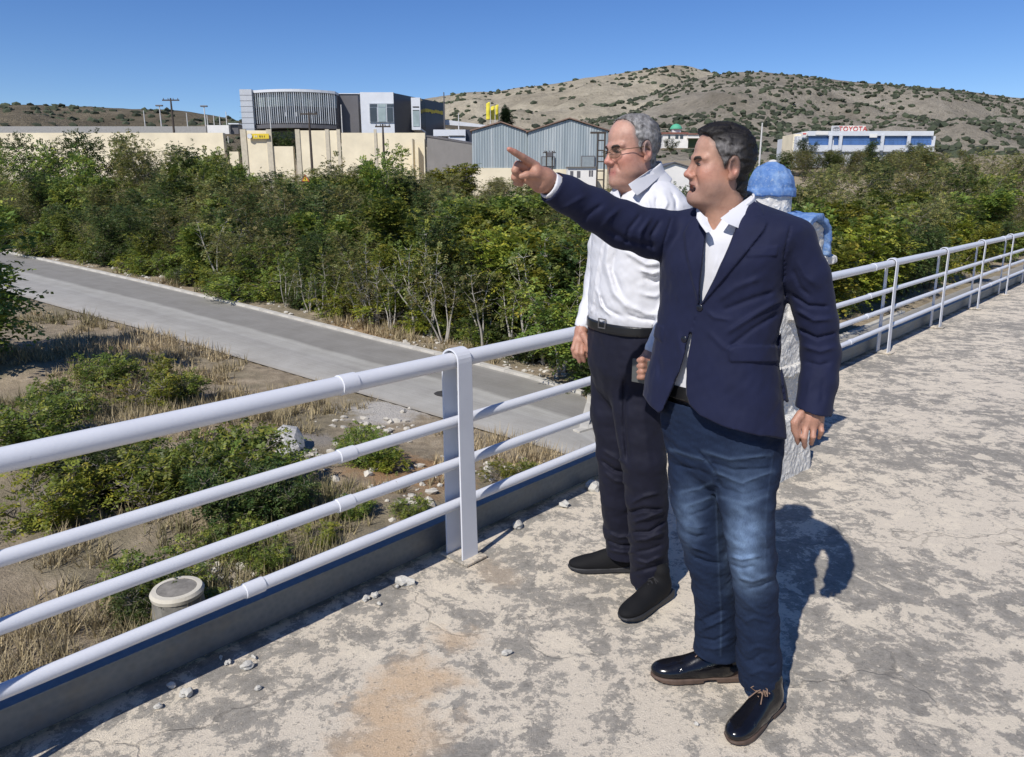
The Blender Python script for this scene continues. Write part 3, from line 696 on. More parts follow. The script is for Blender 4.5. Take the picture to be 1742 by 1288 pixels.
def tree_meshes(name, seed, H=5.0, stems=3, spread=.35, crown0=.22, nspr=1300, npair=5, L=.42, ll=.15, lw=.26, rad=1.5, leafmat='green', bark=None, dense=.5, trunk_r=.06, top=.9, low=False):
    r_ = np.random.default_rng(seed); b = BM(); anchors = []; dirs = []
    for s_ in range(stems):
        a = s_*6.28/stems+r_.uniform(-.6, .6); p = np.array([.12*math.cos(a), .12*math.sin(a), -.15]); d = unit(np.array([spread*math.cos(a)*r_.uniform(.5, 1.3), spread*math.sin(a)*r_.uniform(.5, 1.3), 1.0])); pts = [p]; n = 9; hh = H*r_.uniform(.78, 1.0)*top
        for k in range(n):
            d = unit(d+r_.normal(0, .10, 3)*np.array([1, 1, .2])); p = p+d*(hh/n); pts.append(p)
        rr = np.linspace(trunk_r*r_.uniform(.7, 1.1), .010, len(pts)); b.tube(pts, list(rr), 7)
        for k in range(2, len(pts)):
            t = k/(len(pts)-1)
            if t < crown0: continue
            for _ in range(4):
                az = r_.uniform(0, 6.28); e = unit(np.array([math.cos(az), math.sin(az), r_.uniform(.0, .8)])); bl = rad*r_.uniform(.45, 1.0)*(1.15-.75*abs(t-.45)-.25*t); q = pts[k]; br = [q]
                for m in range(4):
                    e = unit(e+r_.normal(0, .16, 3)+np.array([0, 0, .06])); q = q+e*(bl/4); br.append(q)
                    anchors.append(q); dirs.append(e)
                    if m < 3:
                        for _2 in range(2): anchors.append(q+r_.normal(0, .20, 3)*rad/1.5); dirs.append(unit(e+r_.normal(0, .6, 3)))
                b.tube(br, [max(.006, rr[k]*.55), .010, .008, .006, .004], 5)
    tm = b.mesh(name+'_trunk', True); tm.materials.append(bark or M_bark)
    A = np.array(anchors); Dd = np.array(dirs); idx = r_.choice(len(A), nspr)
    P = A[idx]+r_.normal(0, .16, (nspr, 3))*rad/1.5; cen = np.array([0, 0, H*.55]); D = unit(Dd[idx]*.8+unit(P-cen)*.6+r_.normal(0, .45, (nspr, 3))+np.array([0, 0, .05]))
    # uneven crown: thin out some directions
    g = lump(P, 2.2, seed+5); keep = g > -1.1+dense*.0; P, D = P[keep], D[keep]; P[:, 2] = np.maximum(P[:, 2], .08)
    Q, at = leaflets(P, D, r_, npair, np.full(len(P), L)*r_.uniform(.7, 1.25, len(P)), ll, lw, .35)
    me = mesh_np(name+'_crown', Q.reshape(-1, 3), np.arange(len(Q)*4).reshape(-1, 4), False); set_col(me, np.repeat(at, 4, 0)); me.materials.append(LEAF[leafmat])
    return tm, me, H
TREES = {}
TREES['green'] = [tree_meshes('a', 101, ll=.19, L=.5), tree_meshes('b', 102, stems=4, rad=1.7, nspr=1100), tree_meshes('c', 103, stems=2, rad=1.6, nspr=1000, ll=.22, L=.6)]
TREES['yellow'] = [tree_meshes('d', 111, leafmat='yellow', rad=1.5, stems=3, ll=.2, L=.5, nspr=1150), tree_meshes('e', 112, leafmat='yellow', stems=4, rad=1.7, ll=.17)]
TREES['dark'] = [tree_meshes('f', 121, leafmat='dark', npair=4, L=.26, ll=.11, lw=.33, nspr=2000, rad=1.5, stems=4, crown0=.1, bark=M_barkd), tree_meshes('g', 122, leafmat='dark', npair=5, L=.45, ll=.14, nspr=1500, rad=1.7, stems=4, crown0=.1, bark=M_barkd)]
TREES['olive'] = [tree_meshes('h', 131, leafmat='olive', npair=4, L=.26, ll=.10, lw=.3, nspr=1900, rad=1.6, crown0=.15), tree_meshes('i', 132, leafmat='olive', npair=4, L=.3, ll=.11, nspr=1500, rad=1.8, stems=4)]
TREES['loose'] = [tree_meshes('j', 141, leafmat='olive', stems=3, nspr=700, rad=1.5, crown0=.4, spread=.45), tree_meshes('k', 142, leafmat='green', stems=3, nspr=650, rad=1.3, crown0=.5, spread=.4)]
TREES['bush'] = [tree_meshes('l', 151, H=1.6, leafmat='green', stems=6, spread=1.0, crown0=.05, nspr=700, rad=.9, L=.32, ll=.11, trunk_r=.02), tree_meshes('m', 152, H=1.6, leafmat='dark', stems=6, spread=.9, crown0=.05, nspr=800, rad=.9, L=.28, ll=.10, trunk_r=.02),
                 tree_meshes('n', 153, H=1.6, leafmat='yellow', stems=6, spread=.9, crown0=.05, nspr=600, rad=.8, L=.3, ll=.11, trunk_r=.02)]
TREES['bare'] = [tree_meshes('o', 161, leafmat='olive', stems=4, nspr=170, rad=1.1, crown0=.5, spread=.5, trunk_r=.085, bark=M_barkp), tree_meshes('p', 162, leafmat='green', stems=3, nspr=150, rad=1.0, crown0=.55, spread=.4, trunk_r=.08, bark=M_barkp)]
TLAB = {'green': ('mid green pinnate-leaved tree in the thicket across the road', 'green trees of the thicket'), 'yellow': ('yellow-green leafy tree in the thicket across the road', 'yellow-green trees of the thicket'),
        'dark': ('dark green dense bushy tree in the thicket across the road', 'dark trees of the thicket'), 'olive': ('olive green small-leaved tree in the thicket across the road', 'olive trees of the thicket'),
        'loose': ('loose open-crowned tree rising above the thicket', 'open trees of the thicket'), 'bush': ('low leafy bush', 'low bushes'), 'bare': ('thin pale multi-stemmed sapling with few leaves at the thicket edge', 'pale bare saplings')}
tree_n = 0
def put_tree(kind, x, y, h, wid=1.0, z=None, label=None, group=None, name='tree', cat='tree', var=None):
    global tree_n
    tree_n += 1; tm, cm, H = TREES[kind][(tree_n if var is None else var) % len(TREES[kind])]
    z = zg(x, y) if z is None else z; rz = (tree_n*2.399) % 6.283; s_ = h/H
    o = empty(name, (x, y, z), rz, label or TLAB[kind][0], cat, group or TLAB[kind][1]); o.scale = (s_*wid, s_*wid, s_)
    for nm, me in (('trunk' if cat == 'tree' else 'stem', tm), ('crown' if cat == 'tree' else 'foliage', cm)):
        c = bpy.data.objects.new(nm, me); C.objects.link(c); c.parent = o
    return o
def vcap(u): return np.interp(u, [-200, 100, 244, 300, 345, 400, 425, 470, 560, 585, 640, 690, 720, 790, 810, 870, 900, 1020, 1050, 1120, 1170, 1230, 1300, 1345, 1380, 1500, 1900],
                                 [204, 204, 206, 222, 230, 254, 268, 272, 268, 264, 264, 268, 278, 285, 288, 290, 300, 312, 305, 300, 312, 290, 262, 262, 268, 262, 258])
rt = random.Random(5)
def at_u(u, Y): return ((u-CU)/FPX*Y/cp*1.0, Y)
def edgeY(u):
    """distance ahead of the far kerb at column u"""
    x = (u-CU)/FPX; a = FEd[:, 0]-x*FEd[:, 1]/1.0
    k = np.nonzero(np.diff(np.sign(a)))[0]
    return float(FEd[k[0], 1]) if len(k) else 40.0
LOOK = {'green': ('mid green pinnate-leaved', 'green'), 'yellow': ('yellow-green leafy', 'yellow-green'), 'dark': ('dark green dense', 'dark'), 'olive': ('olive green small-leaved', 'olive'), 'loose': ('loose open-crowned', 'open'), 'bare': ('thin pale few-leaved', 'pale')}
def place(u, Y, vt, kind, wid=1.0):
    p = W(u, vt, Y); z = zg(p[0], p[1]); h = p[2]-z
    if h < 1.2: return
    h = min(h, 11); dY = Y-edgeY(u)
    row = 'at the thicket edge' if dY < 5.5 else 'mid thicket' if dY < 12 else 'deep in the thicket' if dY < 26 else 'behind the thicket'
    where = next(w for lim, w in ((235, 'beyond the shaded road end'), (300, 'under the utility pole'), (412, 'left of the sign board'), (470, 'under the yellow sign board'), (600, 'under the louvred office front'), (700, 'under the white office block'), (800, 'before the shaded grey wall'), (900, 'before the small shed'), (1040, 'before the tall shed'), (1180, 'before the white gabled house'), (1345, 'behind the shrine'), (1500, 'under the long showroom'), (9999, 'past the showroom')) if u < lim)
    size = 'low' if h < 3.5 else 'tall' if h > 6.5 else ''
    lab = ' '.join((size+' '+LOOK[kind][0]+' '+('sapling' if kind == 'bare' else 'tree')+' '+row+' '+where).split())
    put_tree(kind, p[0], p[1], h, wid*(1.0 if h < 6 else 6/h*1.1), label=lab, group=LOOK[kind][1]+' trees '+row+' '+where)
# front row right behind the verge, then rows further back
for k, u in enumerate(np.arange(-60, 1840, 36)):
    u += rt.uniform(-14, 14); Y = edgeY(u)+rt.uniform(3.8, 5.6)+(1.5 if u > 1050 else 0); vt = rt.uniform(352, 420) if u < 700 else rt.uniform(340, 400)
    if u < 330: vt = rt.uniform(330, 380)
    kind = rt.choice(['green', 'green', 'dark', 'olive'] if u < 640 else ['yellow', 'green', 'yellow', 'green', 'dark'])
    place(u, Y, vt, kind, rt.uniform(.9, 1.25))
for k, u in enumerate(np.arange(-60, 1840, 44)):
    u += rt.uniform(-18, 18); Y = edgeY(u)+rt.uniform(7.5, 11); vt = max(rt.uniform(308, 352), vcap(u)+25); place(u, Y, vt, rt.choice(['green', 'olive', 'dark', 'green', 'yellow'] if u > 600 else ['green', 'olive', 'dark', 'olive']), rt.uniform(.9, 1.2))
for k, u in enumerate(np.arange(-60, 1840, 46)):
    u += rt.uniform(-18, 18); Y = edgeY(u)+rt.uniform(15, 24); vt = max(rt.uniform(282, 322), vcap(u)+8); place(u, Y, vt, rt.choice(['olive', 'dark', 'olive', 'green']), rt.uniform(.95, 1.3))
for k, u in enumerate(np.arange(-60, 1840, 50)):
    u += rt.uniform(-15, 15); Y = rt.uniform(70, 92) if u < 900 else rt.uniform(62, 100); vt = vcap(u)+rt.uniform(-4, 16); place(u, Y, vt, rt.choice(['olive', 'dark', 'olive', 'green']), rt.uniform(1.0, 1.4))
for u in list(np.arange(1120, 1840, 42)):
    Y = rt.uniform(120, 175); vt = vcap(u)+rt.uniform(-10, 6); p = W(u, vt, Y); put_tree(rt.choice(['olive', 'dark']), p[0], p[1], rt.uniform(5, 8), 1.2, z=p[2]-6.0)
for k, u in enumerate(np.arange(-60, 1240, 38)):
    u += rt.uniform(-15, 15); Y = edgeY(u)+rt.uniform(27, 40); vt = max(rt.uniform(272, 305), vcap(u)+4); place(u, Y, vt, rt.choice(['olive', 'dark', 'olive', 'green', 'olive']), rt.uniform(.95, 1.3))
for k, u in enumerate(np.arange(560, 1240, 44)):
    u += rt.uniform(-15, 15); Y = rt.uniform(94, 103); vt = vcap(u)+rt.uniform(2, 14); place(u, Y, vt, rt.choice(['olive', 'dark', 'olive']), 1.5)
# open trees standing out of the thicket
for (u, Y, vt, wid) in ((345, 55, 212, .8), (320, 52, 240, .9), (590, 58, 226, .9), (630, 56, 232, .9), (660, 60, 240, .8), (385, 60, 246, .7)): place(u, Y, vt, 'loose', wid)
# pale bare stems at the edge of the thicket
for (u, dY, vt) in ((365, 3.0, 330), (520, 2.0, 430), (500, 2.4, 440), (628, 2.2, 385), (640, 2.6, 400), (700, 2.6, 360), (722, 2.8, 370), (905, 2.4, 360), (930, 2.6, 355), (560, 2.8, 410), (880, 2.2, 430), (540, 2.0, 450), (610, 2.0, 440), (660, 2.0, 430), (750, 2.1, 420), (960, 2.0, 400), (820, 2.2, 410), (480, 2.2, 420)): place(u, edgeY(u)+dY, vt, 'bare', .8)
# bright round bush by the sheds
place(767, 74, 268, 'yellow', 1.5)
def bush(u, v, h, var, wid=1.0, side_='near'):
    col = ('mid green', 'dark green', 'yellow-green')[var]; big = 'large' if h > 1.05 else 'small' if h < .7 else 'middling'
    wh = 'past the left end of the slope' if u < 230 else 'near the road edge' if v < 700 else 'beside the concrete stump' if (u < 370 and v > 980) else 'by the tilted concrete slab' if (480 < u < 670 and v < 830) else 'in the dense clump above the stump' if u < 500 else 'beside the looped post' if u > 690 else 'on the dry grass left of the looped post'
    label = big+' '+col+' bush '+wh; group = label
    p = RG(u, v, .4 if side_ == 'near' else 0); put_tree('bush', p[0], p[1], h, wid, label=label, group=group, name='bush', cat='bush', var=var)
for (u, v, h, var) in ((255, 690, 1.1, 2), (300, 672, .9, 0), (275, 830, 1.2, 0), (330, 850, 1.35, 0), (390, 850, 1.4, 0), (440, 838, 1.1, 0), (265, 880, 1.1, 2), (420, 900, 1.1, 1), (480, 890, .8, 1), (400, 945, .6, 0), (450, 965, .5, 0), (630, 790, .8, 0), (612, 755, .7, 0), (545, 930, .4, 2), (600, 880, .45, 0), (660, 800, .5, 2), (850, 800, .5, 2), (890, 790, .45, 0), (270, 1010, .8, 0), (255, 1050, .7, 1), (350, 1060, .5, 0), (260, 640, .8, 2), (700, 880, .4, 0), (120, 720, 1.0, 0), (60, 800, 1.3, 0), (160, 850, 1.2, 1), (90, 900, 1.2, 2), (180, 660, 1.0, 0)): bush(u, v, h, var)
def under(u, var):
    w = next(w for lim, w in ((235, 'where the road climbs away'), (420, 'opposite the tree shade on the road'), (560, 'beside the bleached stems'), (720, 'behind the orange soil'), (860, 'opposite the manhole cover'), (9999, 'where the kerb passes the white-shirted man')) if u < lim)
    l = ('mid green', 'dark green', 'yellow-green')[var]+' bush of the roadside undergrowth '+w; return dict(label=l, group=l, var=var)
for k, u in enumerate(np.arange(-40, 1060, 26)):                         # undergrowth along the verge
    Y = edgeY(u)+rt.uniform(2.6, 4.2); x = (u-CU)/FPX*Y; put_tree('bush', x, Y, rt.uniform(.7, 1.7), rt.uniform(.9, 1.5), **under(u, rt.randrange(3)), name='bush', cat='bush')
# the tree whose shadow falls on the road
p = RG(70, 640); put_tree('green', p[0]-1.2, p[1]-1.0, 5.2, 1.1, label='leafy tree on this side of the road casting shade over the asphalt', group='tree by the near road edge')
# ------------------------------------------------------------------ dry grass
def grass():
    r_ = np.random.default_rng(8); N = 60000
    x = r_.uniform(-26, 9, N); y = r_.uniform(2.5, 40, N); P = np.stack([x, y], -1)
    n_out = (P-POST0[:2]) @ o2; nb = -side(P, NEd); b = side(P, FEd); P3 = np.stack([x, y, 0*x], -1); g = lump(P3, 1.1, 12)+.6*lump(P3, 3.7, 13)
    d = np.hypot(x, y); ok = (n_out > .5) & (((nb > .15) & (g > .0)) | ((b > .5) & (b < 5) & (g > .2))) & (r_.uniform(0, 1, N) < np.clip(9/d, .22, 1))
    x, y, d, g, nb = x[ok], y[ok], d[ok], g[ok], nb[ok]; z = zg_arr(x, y); n = len(x); print('tufts', n)
    qs = []; cs = []
    gr = np.clip(.25+.45*lump(np.stack([x, y, 0*x], -1), .8, 14), 0, 1)
    for k in range(9):
        az = r_.uniform(0, 6.28, n); ln = r_.uniform(.16, .42, n)*(1+.5*(g > .6)); lean = r_.uniform(.15, .9, n)
        o = np.stack([x+r_.normal(0, .07, n), y+r_.normal(0, .07, n), z-.02], -1); dr = np.stack([np.cos(az)*lean, np.sin(az)*lean, np.ones(n)], -1); dr = unit(dr)
        sd = np.stack([-np.sin(az), np.cos(az), 0*az], -1)*(.0045+.0006*d)[:, None]
        qs.append(np.stack([o-sd, o+sd, o+dr*ln[:, None]+np.stack([0*az, 0*az, -.25*ln*lean], -1)], 1))
        m = np.clip(gr*r_.uniform(.4, 1.4, n), 0, 1)[:, None]*.8; cc = np.array((.56, .45, .27))*(1-m)+np.array((.12, .135, .04))*m; cs.append(cc*r_.uniform(.5, 1.15, (n, 1)))
    Q = np.concatenate(qs); cc = np.concatenate(cs); me = mesh_np('dry_grass', Q.reshape(-1, 3), np.arange(len(Q)*3).reshape(-1, 3), False); set_col(me, np.repeat(cc, 3, 0))
    t = NT('dry_grass'); a = t.n('ShaderNodeAttribute', attribute_name='Col'); t.base(a.outputs['Color']); t.rough(.8)
    tr = t.n('ShaderNodeBsdfTranslucent'); t.l(a.outputs['Color'], tr.inputs['Color']); mx = t.n('ShaderNodeMixShader'); mx.inputs[0].default_value = .3; t.l(t.b.outputs[0], mx.inputs[1]); t.l(tr.outputs[0], mx.inputs[2]); t.l(mx.outputs[0], t.out.inputs['Surface'])
    o = link('dry_grass', me, t.m); setp(o, 'dry straw-coloured grass on the slope and the verges', 'grass', kind='stuff')
grass()
# ------------------------------------------------------------------ rubble, rock slab, concrete stump
def rubble():
    r_ = np.random.default_rng(15); b = BM(); spots = [(690, 830, 1.4, 60), (655, 700, 1.2, 45), (390, 985, .9, 45), (520, 770, .8, 25), (880, 770, 1.5, 30), (360, 1000, .5, 20)]
    ico = stone_mesh('tmp', 6); iv = np.array([v.co for v in ico.vertices]); bm = bmesh.new(); bmesh.ops.create_icosphere(bm, subdivisions=1, radius=1.0); bv = np.array([v.co for v in bm.verts]); bf = [tuple(v.index for v in f.verts) for f in bm.faces]; bm.free()
    for (u, v, R_, n) in spots:
        c = RG(u, v, .4)
        for _ in range(n):
            x, y = c[0]+r_.normal(0, R_*.5), c[1]+r_.normal(0, R_*.5); s_ = r_.uniform(.03, .12); b.add(bv*(1+.25*r_.normal(size=(len(bv), 1)))*s_*np.array([1, .8, .6])+np.array([x, y, zg(x, y)+s_*.15]), bf)
    for k in range(380):                                                   # along the far verge
        i = r_.integers(40, 250); q = FEd[i]; d = FEd[i+1]-FEd[i]; d /= np.linalg.norm(d); nn = np.array([-d[1], d[0]]); p = q+nn*r_.uniform(.4, 2.6)+d*r_.uniform(-.3, .3); s_ = r_.uniform(.03, .13)
        b.add(bv*(1+.25*r_.normal(size=(len(bv), 1)))*s_*np.array([1, .8, .6])+np.array([p[0], p[1], zg(*p)+s_*.15]), bf)
    o = b.build('rubble', plain('pale_rubble', (.47, .44, .38), .95, var=.3, scale=6, bump=.4)); setp(o, 'scattered pale rubble on the slope and along the far verge', 'rubble', kind='stuff')
    c = RG(497, 770, .35); me = stone_mesh('rock_slab', 21, .35); me.materials.append(plain('slab_concrete', (.42, .41, .385), .95, var=.3, scale=9, bump=.7)); o = bpy.data.objects.new('rock_slab', me); C.objects.link(o); o.location = (c[0], c[1], zg(c[0], c[1])+.12); o.scale = (.42, .55, .5); o.rotation_euler = (.45, .25, .5); setp(o, 'tilted slab of broken grey concrete on the slope below the railing', 'rubble')
    c = RG(308, 1058, .45); z0 = zg(c[0], c[1]); b = BM(); b.lathe((c[0], c[1], z0-.2), [(.34, 0), (.335, .35), (.30, .72)], 30); root = empty('concrete_stump', (c[0], c[1], z0), 0, 'round grey concrete stump with pale mortar rim below the railing', 'stump'); b.build('shaft', plain('mossy_concrete', (.20, .19, .165), .95, var=.4, scale=5, bump=.6), root, smooth=True)
    b = BM(); b.lathe((c[0], c[1], z0+.52), [(.27, 0), (.315, .01), (.325, .06), (.30, .10), (.24, .105), (.235, .09)], 30); b.build('rim', plain('pale_mortar', (.56, .52, .43), .95, bump=.4), root, smooth=True)
    b = BM(); b.lathe((c[0], c[1], z0+.53), [(.1, 0), (.245, 0), (.24, .088), (.12, .096), (.01, .098)], 30); b.build('top', plain('grey_cap', (.20, .185, .16), .95, var=.3, scale=8, bump=.5), root, smooth=True)
rubble()
# ================================================================== hills
def mat_hill(name, a, b, c, sc):
    t = NT(name); co = t.coord(); n1 = t.noise(co, .012*sc, 8, .65, .5); n2 = t.noise(co, .07*sc, 7, .7, .2); n3 = t.noise(co, .4*sc, 5, .7)
    col = t.ramp(n1, [(.32, a), (.5, b), (.68, c)]); col = t.mix(.55, col, t.ramp(n2, [(.3, (.62, .62, .62)), (.7, (1.25, 1.23, 1.2))]), 'MULTIPLY')
    col = t.mix(.5, col, t.ramp(n3, [(.3, (.68, .68, .66)), (.7, (1.2, 1.2, 1.18))]), 'MULTIPLY')
    gr = t.ramp(t.noise(co, .16*sc, 6, .75), [(.56, 0.0), (.66, .55)]); col = t.mix(gr, col, (.085, .085, .05))
    t.base(col); t.rough(.95); t.b.inputs['Specular IOR Level'].default_value = .05; t.bump(t.math('ADD', n2, n3), 1.0, 3.0); return t.m
def hill(name, prof, D0, z0, D1, mat, shape=1.1, seed=1, u0=-700, u1=2500, nu=420, nt=46, scrub=1500, sz=(1.4, 3.6), dens=0.0, label=''):
    us = np.linspace(u0, u1, nu); r_ = np.random.default_rng(seed); pu = np.array(prof); vs_ = np.interp(us, pu[:, 0], pu[:, 1])
    ker = np.ones(5)/5; vs_ = np.convolve(np.pad(vs_, 2, mode='edge'), ker, 'valid')
    jag = .9*np.cumsum(r_.normal(0, .35, nu)); jag -= np.convolve(np.pad(jag, 10, mode='edge'), np.ones(21)/21, 'valid'); vs_ = vs_+jag
    ts = np.concatenate([np.linspace(0, 1, nt), [1.06, 1.15, 1.3]]); V = []
    for i, u in enumerate(us):
        R_ = W(u, vs_[i], D1); e = np.array([R_[0]/D1, 1.0])
        for t in ts:
            Y = D0+(D1-D0)*t; z = z0+(R_[2]-z0)*(min(t, 1)**shape) if t <= 1 else R_[2]-(t-1)*D1*.25
            V.append((e[0]*Y, Y, z))
    V = np.array(V); T = np.tile(ts, nu); env = np.clip(np.minimum(T, 1-T)*4, 0, 1); P = V*1.0
    V[:, 2] += env*((D1-D0)*.012*lump(P, 28/D1*1.0, seed+1, 14)+(D1-D0)*.006*lump(P, 80/D1, seed+2, 14)+(D1-D0)*.002*lump(P, 300/D1, seed+3, 14))
    m = len(ts); I = np.arange(nu*m).reshape(nu, m); F = np.stack([I[:-1, :-1], I[1:, :-1], I[1:, 1:], I[:-1, 1:]], -1).reshape(-1, 4)
    o = link(name, mesh_np(name, V, F), mat); setp(o, kind='structure')
    # scrub: uncountable dark bushes
    bm = bmesh.new(); bmesh.ops.create_icosphere(bm, subdivisions=1, radius=1.0); bv = np.array([v.co for v in bm.verts]); bf = np.array([[v.index for v in f.verts] for f in bm.faces]); bm.free()
    G3 = V.reshape(nu, m, 3); i = r_.integers(0, nu-1, scrub*4); j = r_.uniform(.0, nt-1.01, scrub*4); j0 = j.astype(int); fr_ = (j-j0)[:, None]; fu = r_.uniform(0, 1, (scrub*4, 1))
    A = (G3[i, j0]*(1-fr_)+G3[i, j0+1]*fr_)*(1-fu)+(G3[i+1, j0]*(1-fr_)+G3[i+1, j0+1]*fr_)*fu
    g = lump(A, 18/D1*2, seed+7, 12)+.7*lump(A, 60/D1*2, seed+8, 12); ridge = np.exp(-(1-j/(nt-1))/.06); k = np.nonzero(g+1.6*ridge+r_.normal(0, .5, len(A)) > .45-dens)[0][:scrub]
    A = A[k]; s_ = r_.uniform(sz[0], sz[1], len(k))[:, None, None]*np.array([1.1, 1.0, .75])*(1+.25*r_.normal(size=(len(k), len(bv), 1)))
    VV = (A[:, None, :]+bv[None]*s_+np.array([0, 0, .2])).reshape(-1, 3); FF = (bf[None]+np.arange(len(k))[:, None, None]*len(bv)).reshape(-1, 3)
    me = mesh_np(name+'_scrub', VV, FF, False); cc = np.array((.036, .045, .024))*r_.uniform(.6, 1.7, (len(k), 1)); set_col(me, np.repeat(cc, len(bv), 0)); so = link('hill_scrub', me, M_scrub); setp(so, label, 'scrub', kind='stuff')
t_ = NT('scrub'); a_ = t_.n('ShaderNodeAttribute', attribute_name='Col'); t_.base(a_.outputs['Color']); t_.rough(.9); M_scrub = t_.m
hill('rear_hill', [(-700, 250), (400, 215), (560, 195), (640, 183), (700, 172), (757, 162), (800, 157), (855, 155), (872, 150), (940, 143), (1000, 132), (1040, 127), (1100, 118), (1140, 111), (1158, 110), (1180, 115), (1210, 124), (1300, 140), (1500, 170), (2500, 230)],
     430, 8, 980, mat_hill('pale_limestone_hill', (.30, .265, .205), (.44, .39, .30), (.53, .475, .37), 1.0), seed=3, scrub=4200, sz=(1.0, 3.8), dens=.1, label='dark scrub scattered over the pale rear hill')
hill('front_hill', [(-700, 300), (700, 262), (840, 232), (960, 210), (1040, 180), (1120, 154), (1180, 136), (1222, 125), (1280, 122), (1340, 126), (1400, 133), (1440, 138), (1490, 143), (1600, 150), (1742, 168), (2500, 235)],
     330, 10, 760, mat_hill('stony_hill', (.23, .205, .165), (.34, .305, .25), (.43, .39, .32), 1.2), seed=13, scrub=11000, sz=(.7, 2.8), dens=.35, label='dark scrub scattered over the stony hillside')
hill('left_hill', [(-700, 150), (-200, 172), (100, 180), (244, 186), (300, 187), (350, 194), (400, 204), (450, 216), (560, 240), (900, 290), (2500, 330)],
     420, 8, 900, mat_hill('dark_scrub_hill', (.11, .095, .07), (.17, .145, .105), (.24, .205, .15), 1.0), seed=23, scrub=3000, sz=(1.8, 5.0), dens=.9, label='dark scrub covering the low hill at the left')
# ================================================================== buildings
def rect(u0, v0, u1, v1, Y):
    a = W(u0, v0, Y); b = W(u1, v1, Y); return a[0], b[0], b[2], a[2]            # x0 x1 z0 z1
def slab(parent, name, u0, v0, u1, v1, Y, dep, mat, bevel=0.0):
    x0, x1, z0, z1 = rect(u0, v0, u1, v1, Y); b = BM(); b.box((x0, Y, z0), (x1, Y+dep, z1)); return b.build(name, mat, parent, bevel=bevel)
def zat(v, Y): return W(CU, v, Y)[2]
def xat(u, Y, v=240): return W(u, v, Y)[0]
M_clad = plain('pale_cladding', (.46, .48, .51), .45, var=.06, scale=.6); M_clad2 = plain('white_cladding', (.60, .62, .65), .5, var=.05, scale=.6)
M_darkp = plain('dark_grey_panel', (.11, .105, .11), .5, var=.1, scale=.5); M_navyshade = plain('navy_side_shade', (.035, .040, .058), .4, var=.15, scale=.5)  # the navy carries the shade of sides turned from the sun
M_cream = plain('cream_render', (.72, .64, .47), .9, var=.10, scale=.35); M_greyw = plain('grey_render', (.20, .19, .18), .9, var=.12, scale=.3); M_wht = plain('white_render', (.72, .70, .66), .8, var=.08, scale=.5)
M_glassd = plain('dark_window_glass', (.055, .064, .072), .12, var=.2, scale=.3); M_glassl = plain('pale_window_glass', (.30, .36, .355), .15, var=.2, scale=.4); M_glassb = plain('blue_window_glass', (.07, .15, .36), .15, var=.2, scale=.3)
M_metal = plain('silver_metal', (.52, .53, .54), .4, metal=.4, var=.08); M_wood = plain('pole_wood', (.06, .048, .04), .9, var=.2); M_ppole = plain('pale_pole', (.55, .54, .52), .6)
M_yel = plain('yellow_sign', (.68, .50, .03), .5, var=.04); M_blu = plain('blue_sign', (.06, .16, .45), .5, var=.05); M_dk = plain('dark_print', (.04, .035, .03), .6)
M_roofr = plain('red_brown_roof', (.22, .09, .07), .8, var=.2); M_green = plain('green_awning', (.08, .36, .22), .7); M_red = plain('red_print', (.60, .07, .06), .5)
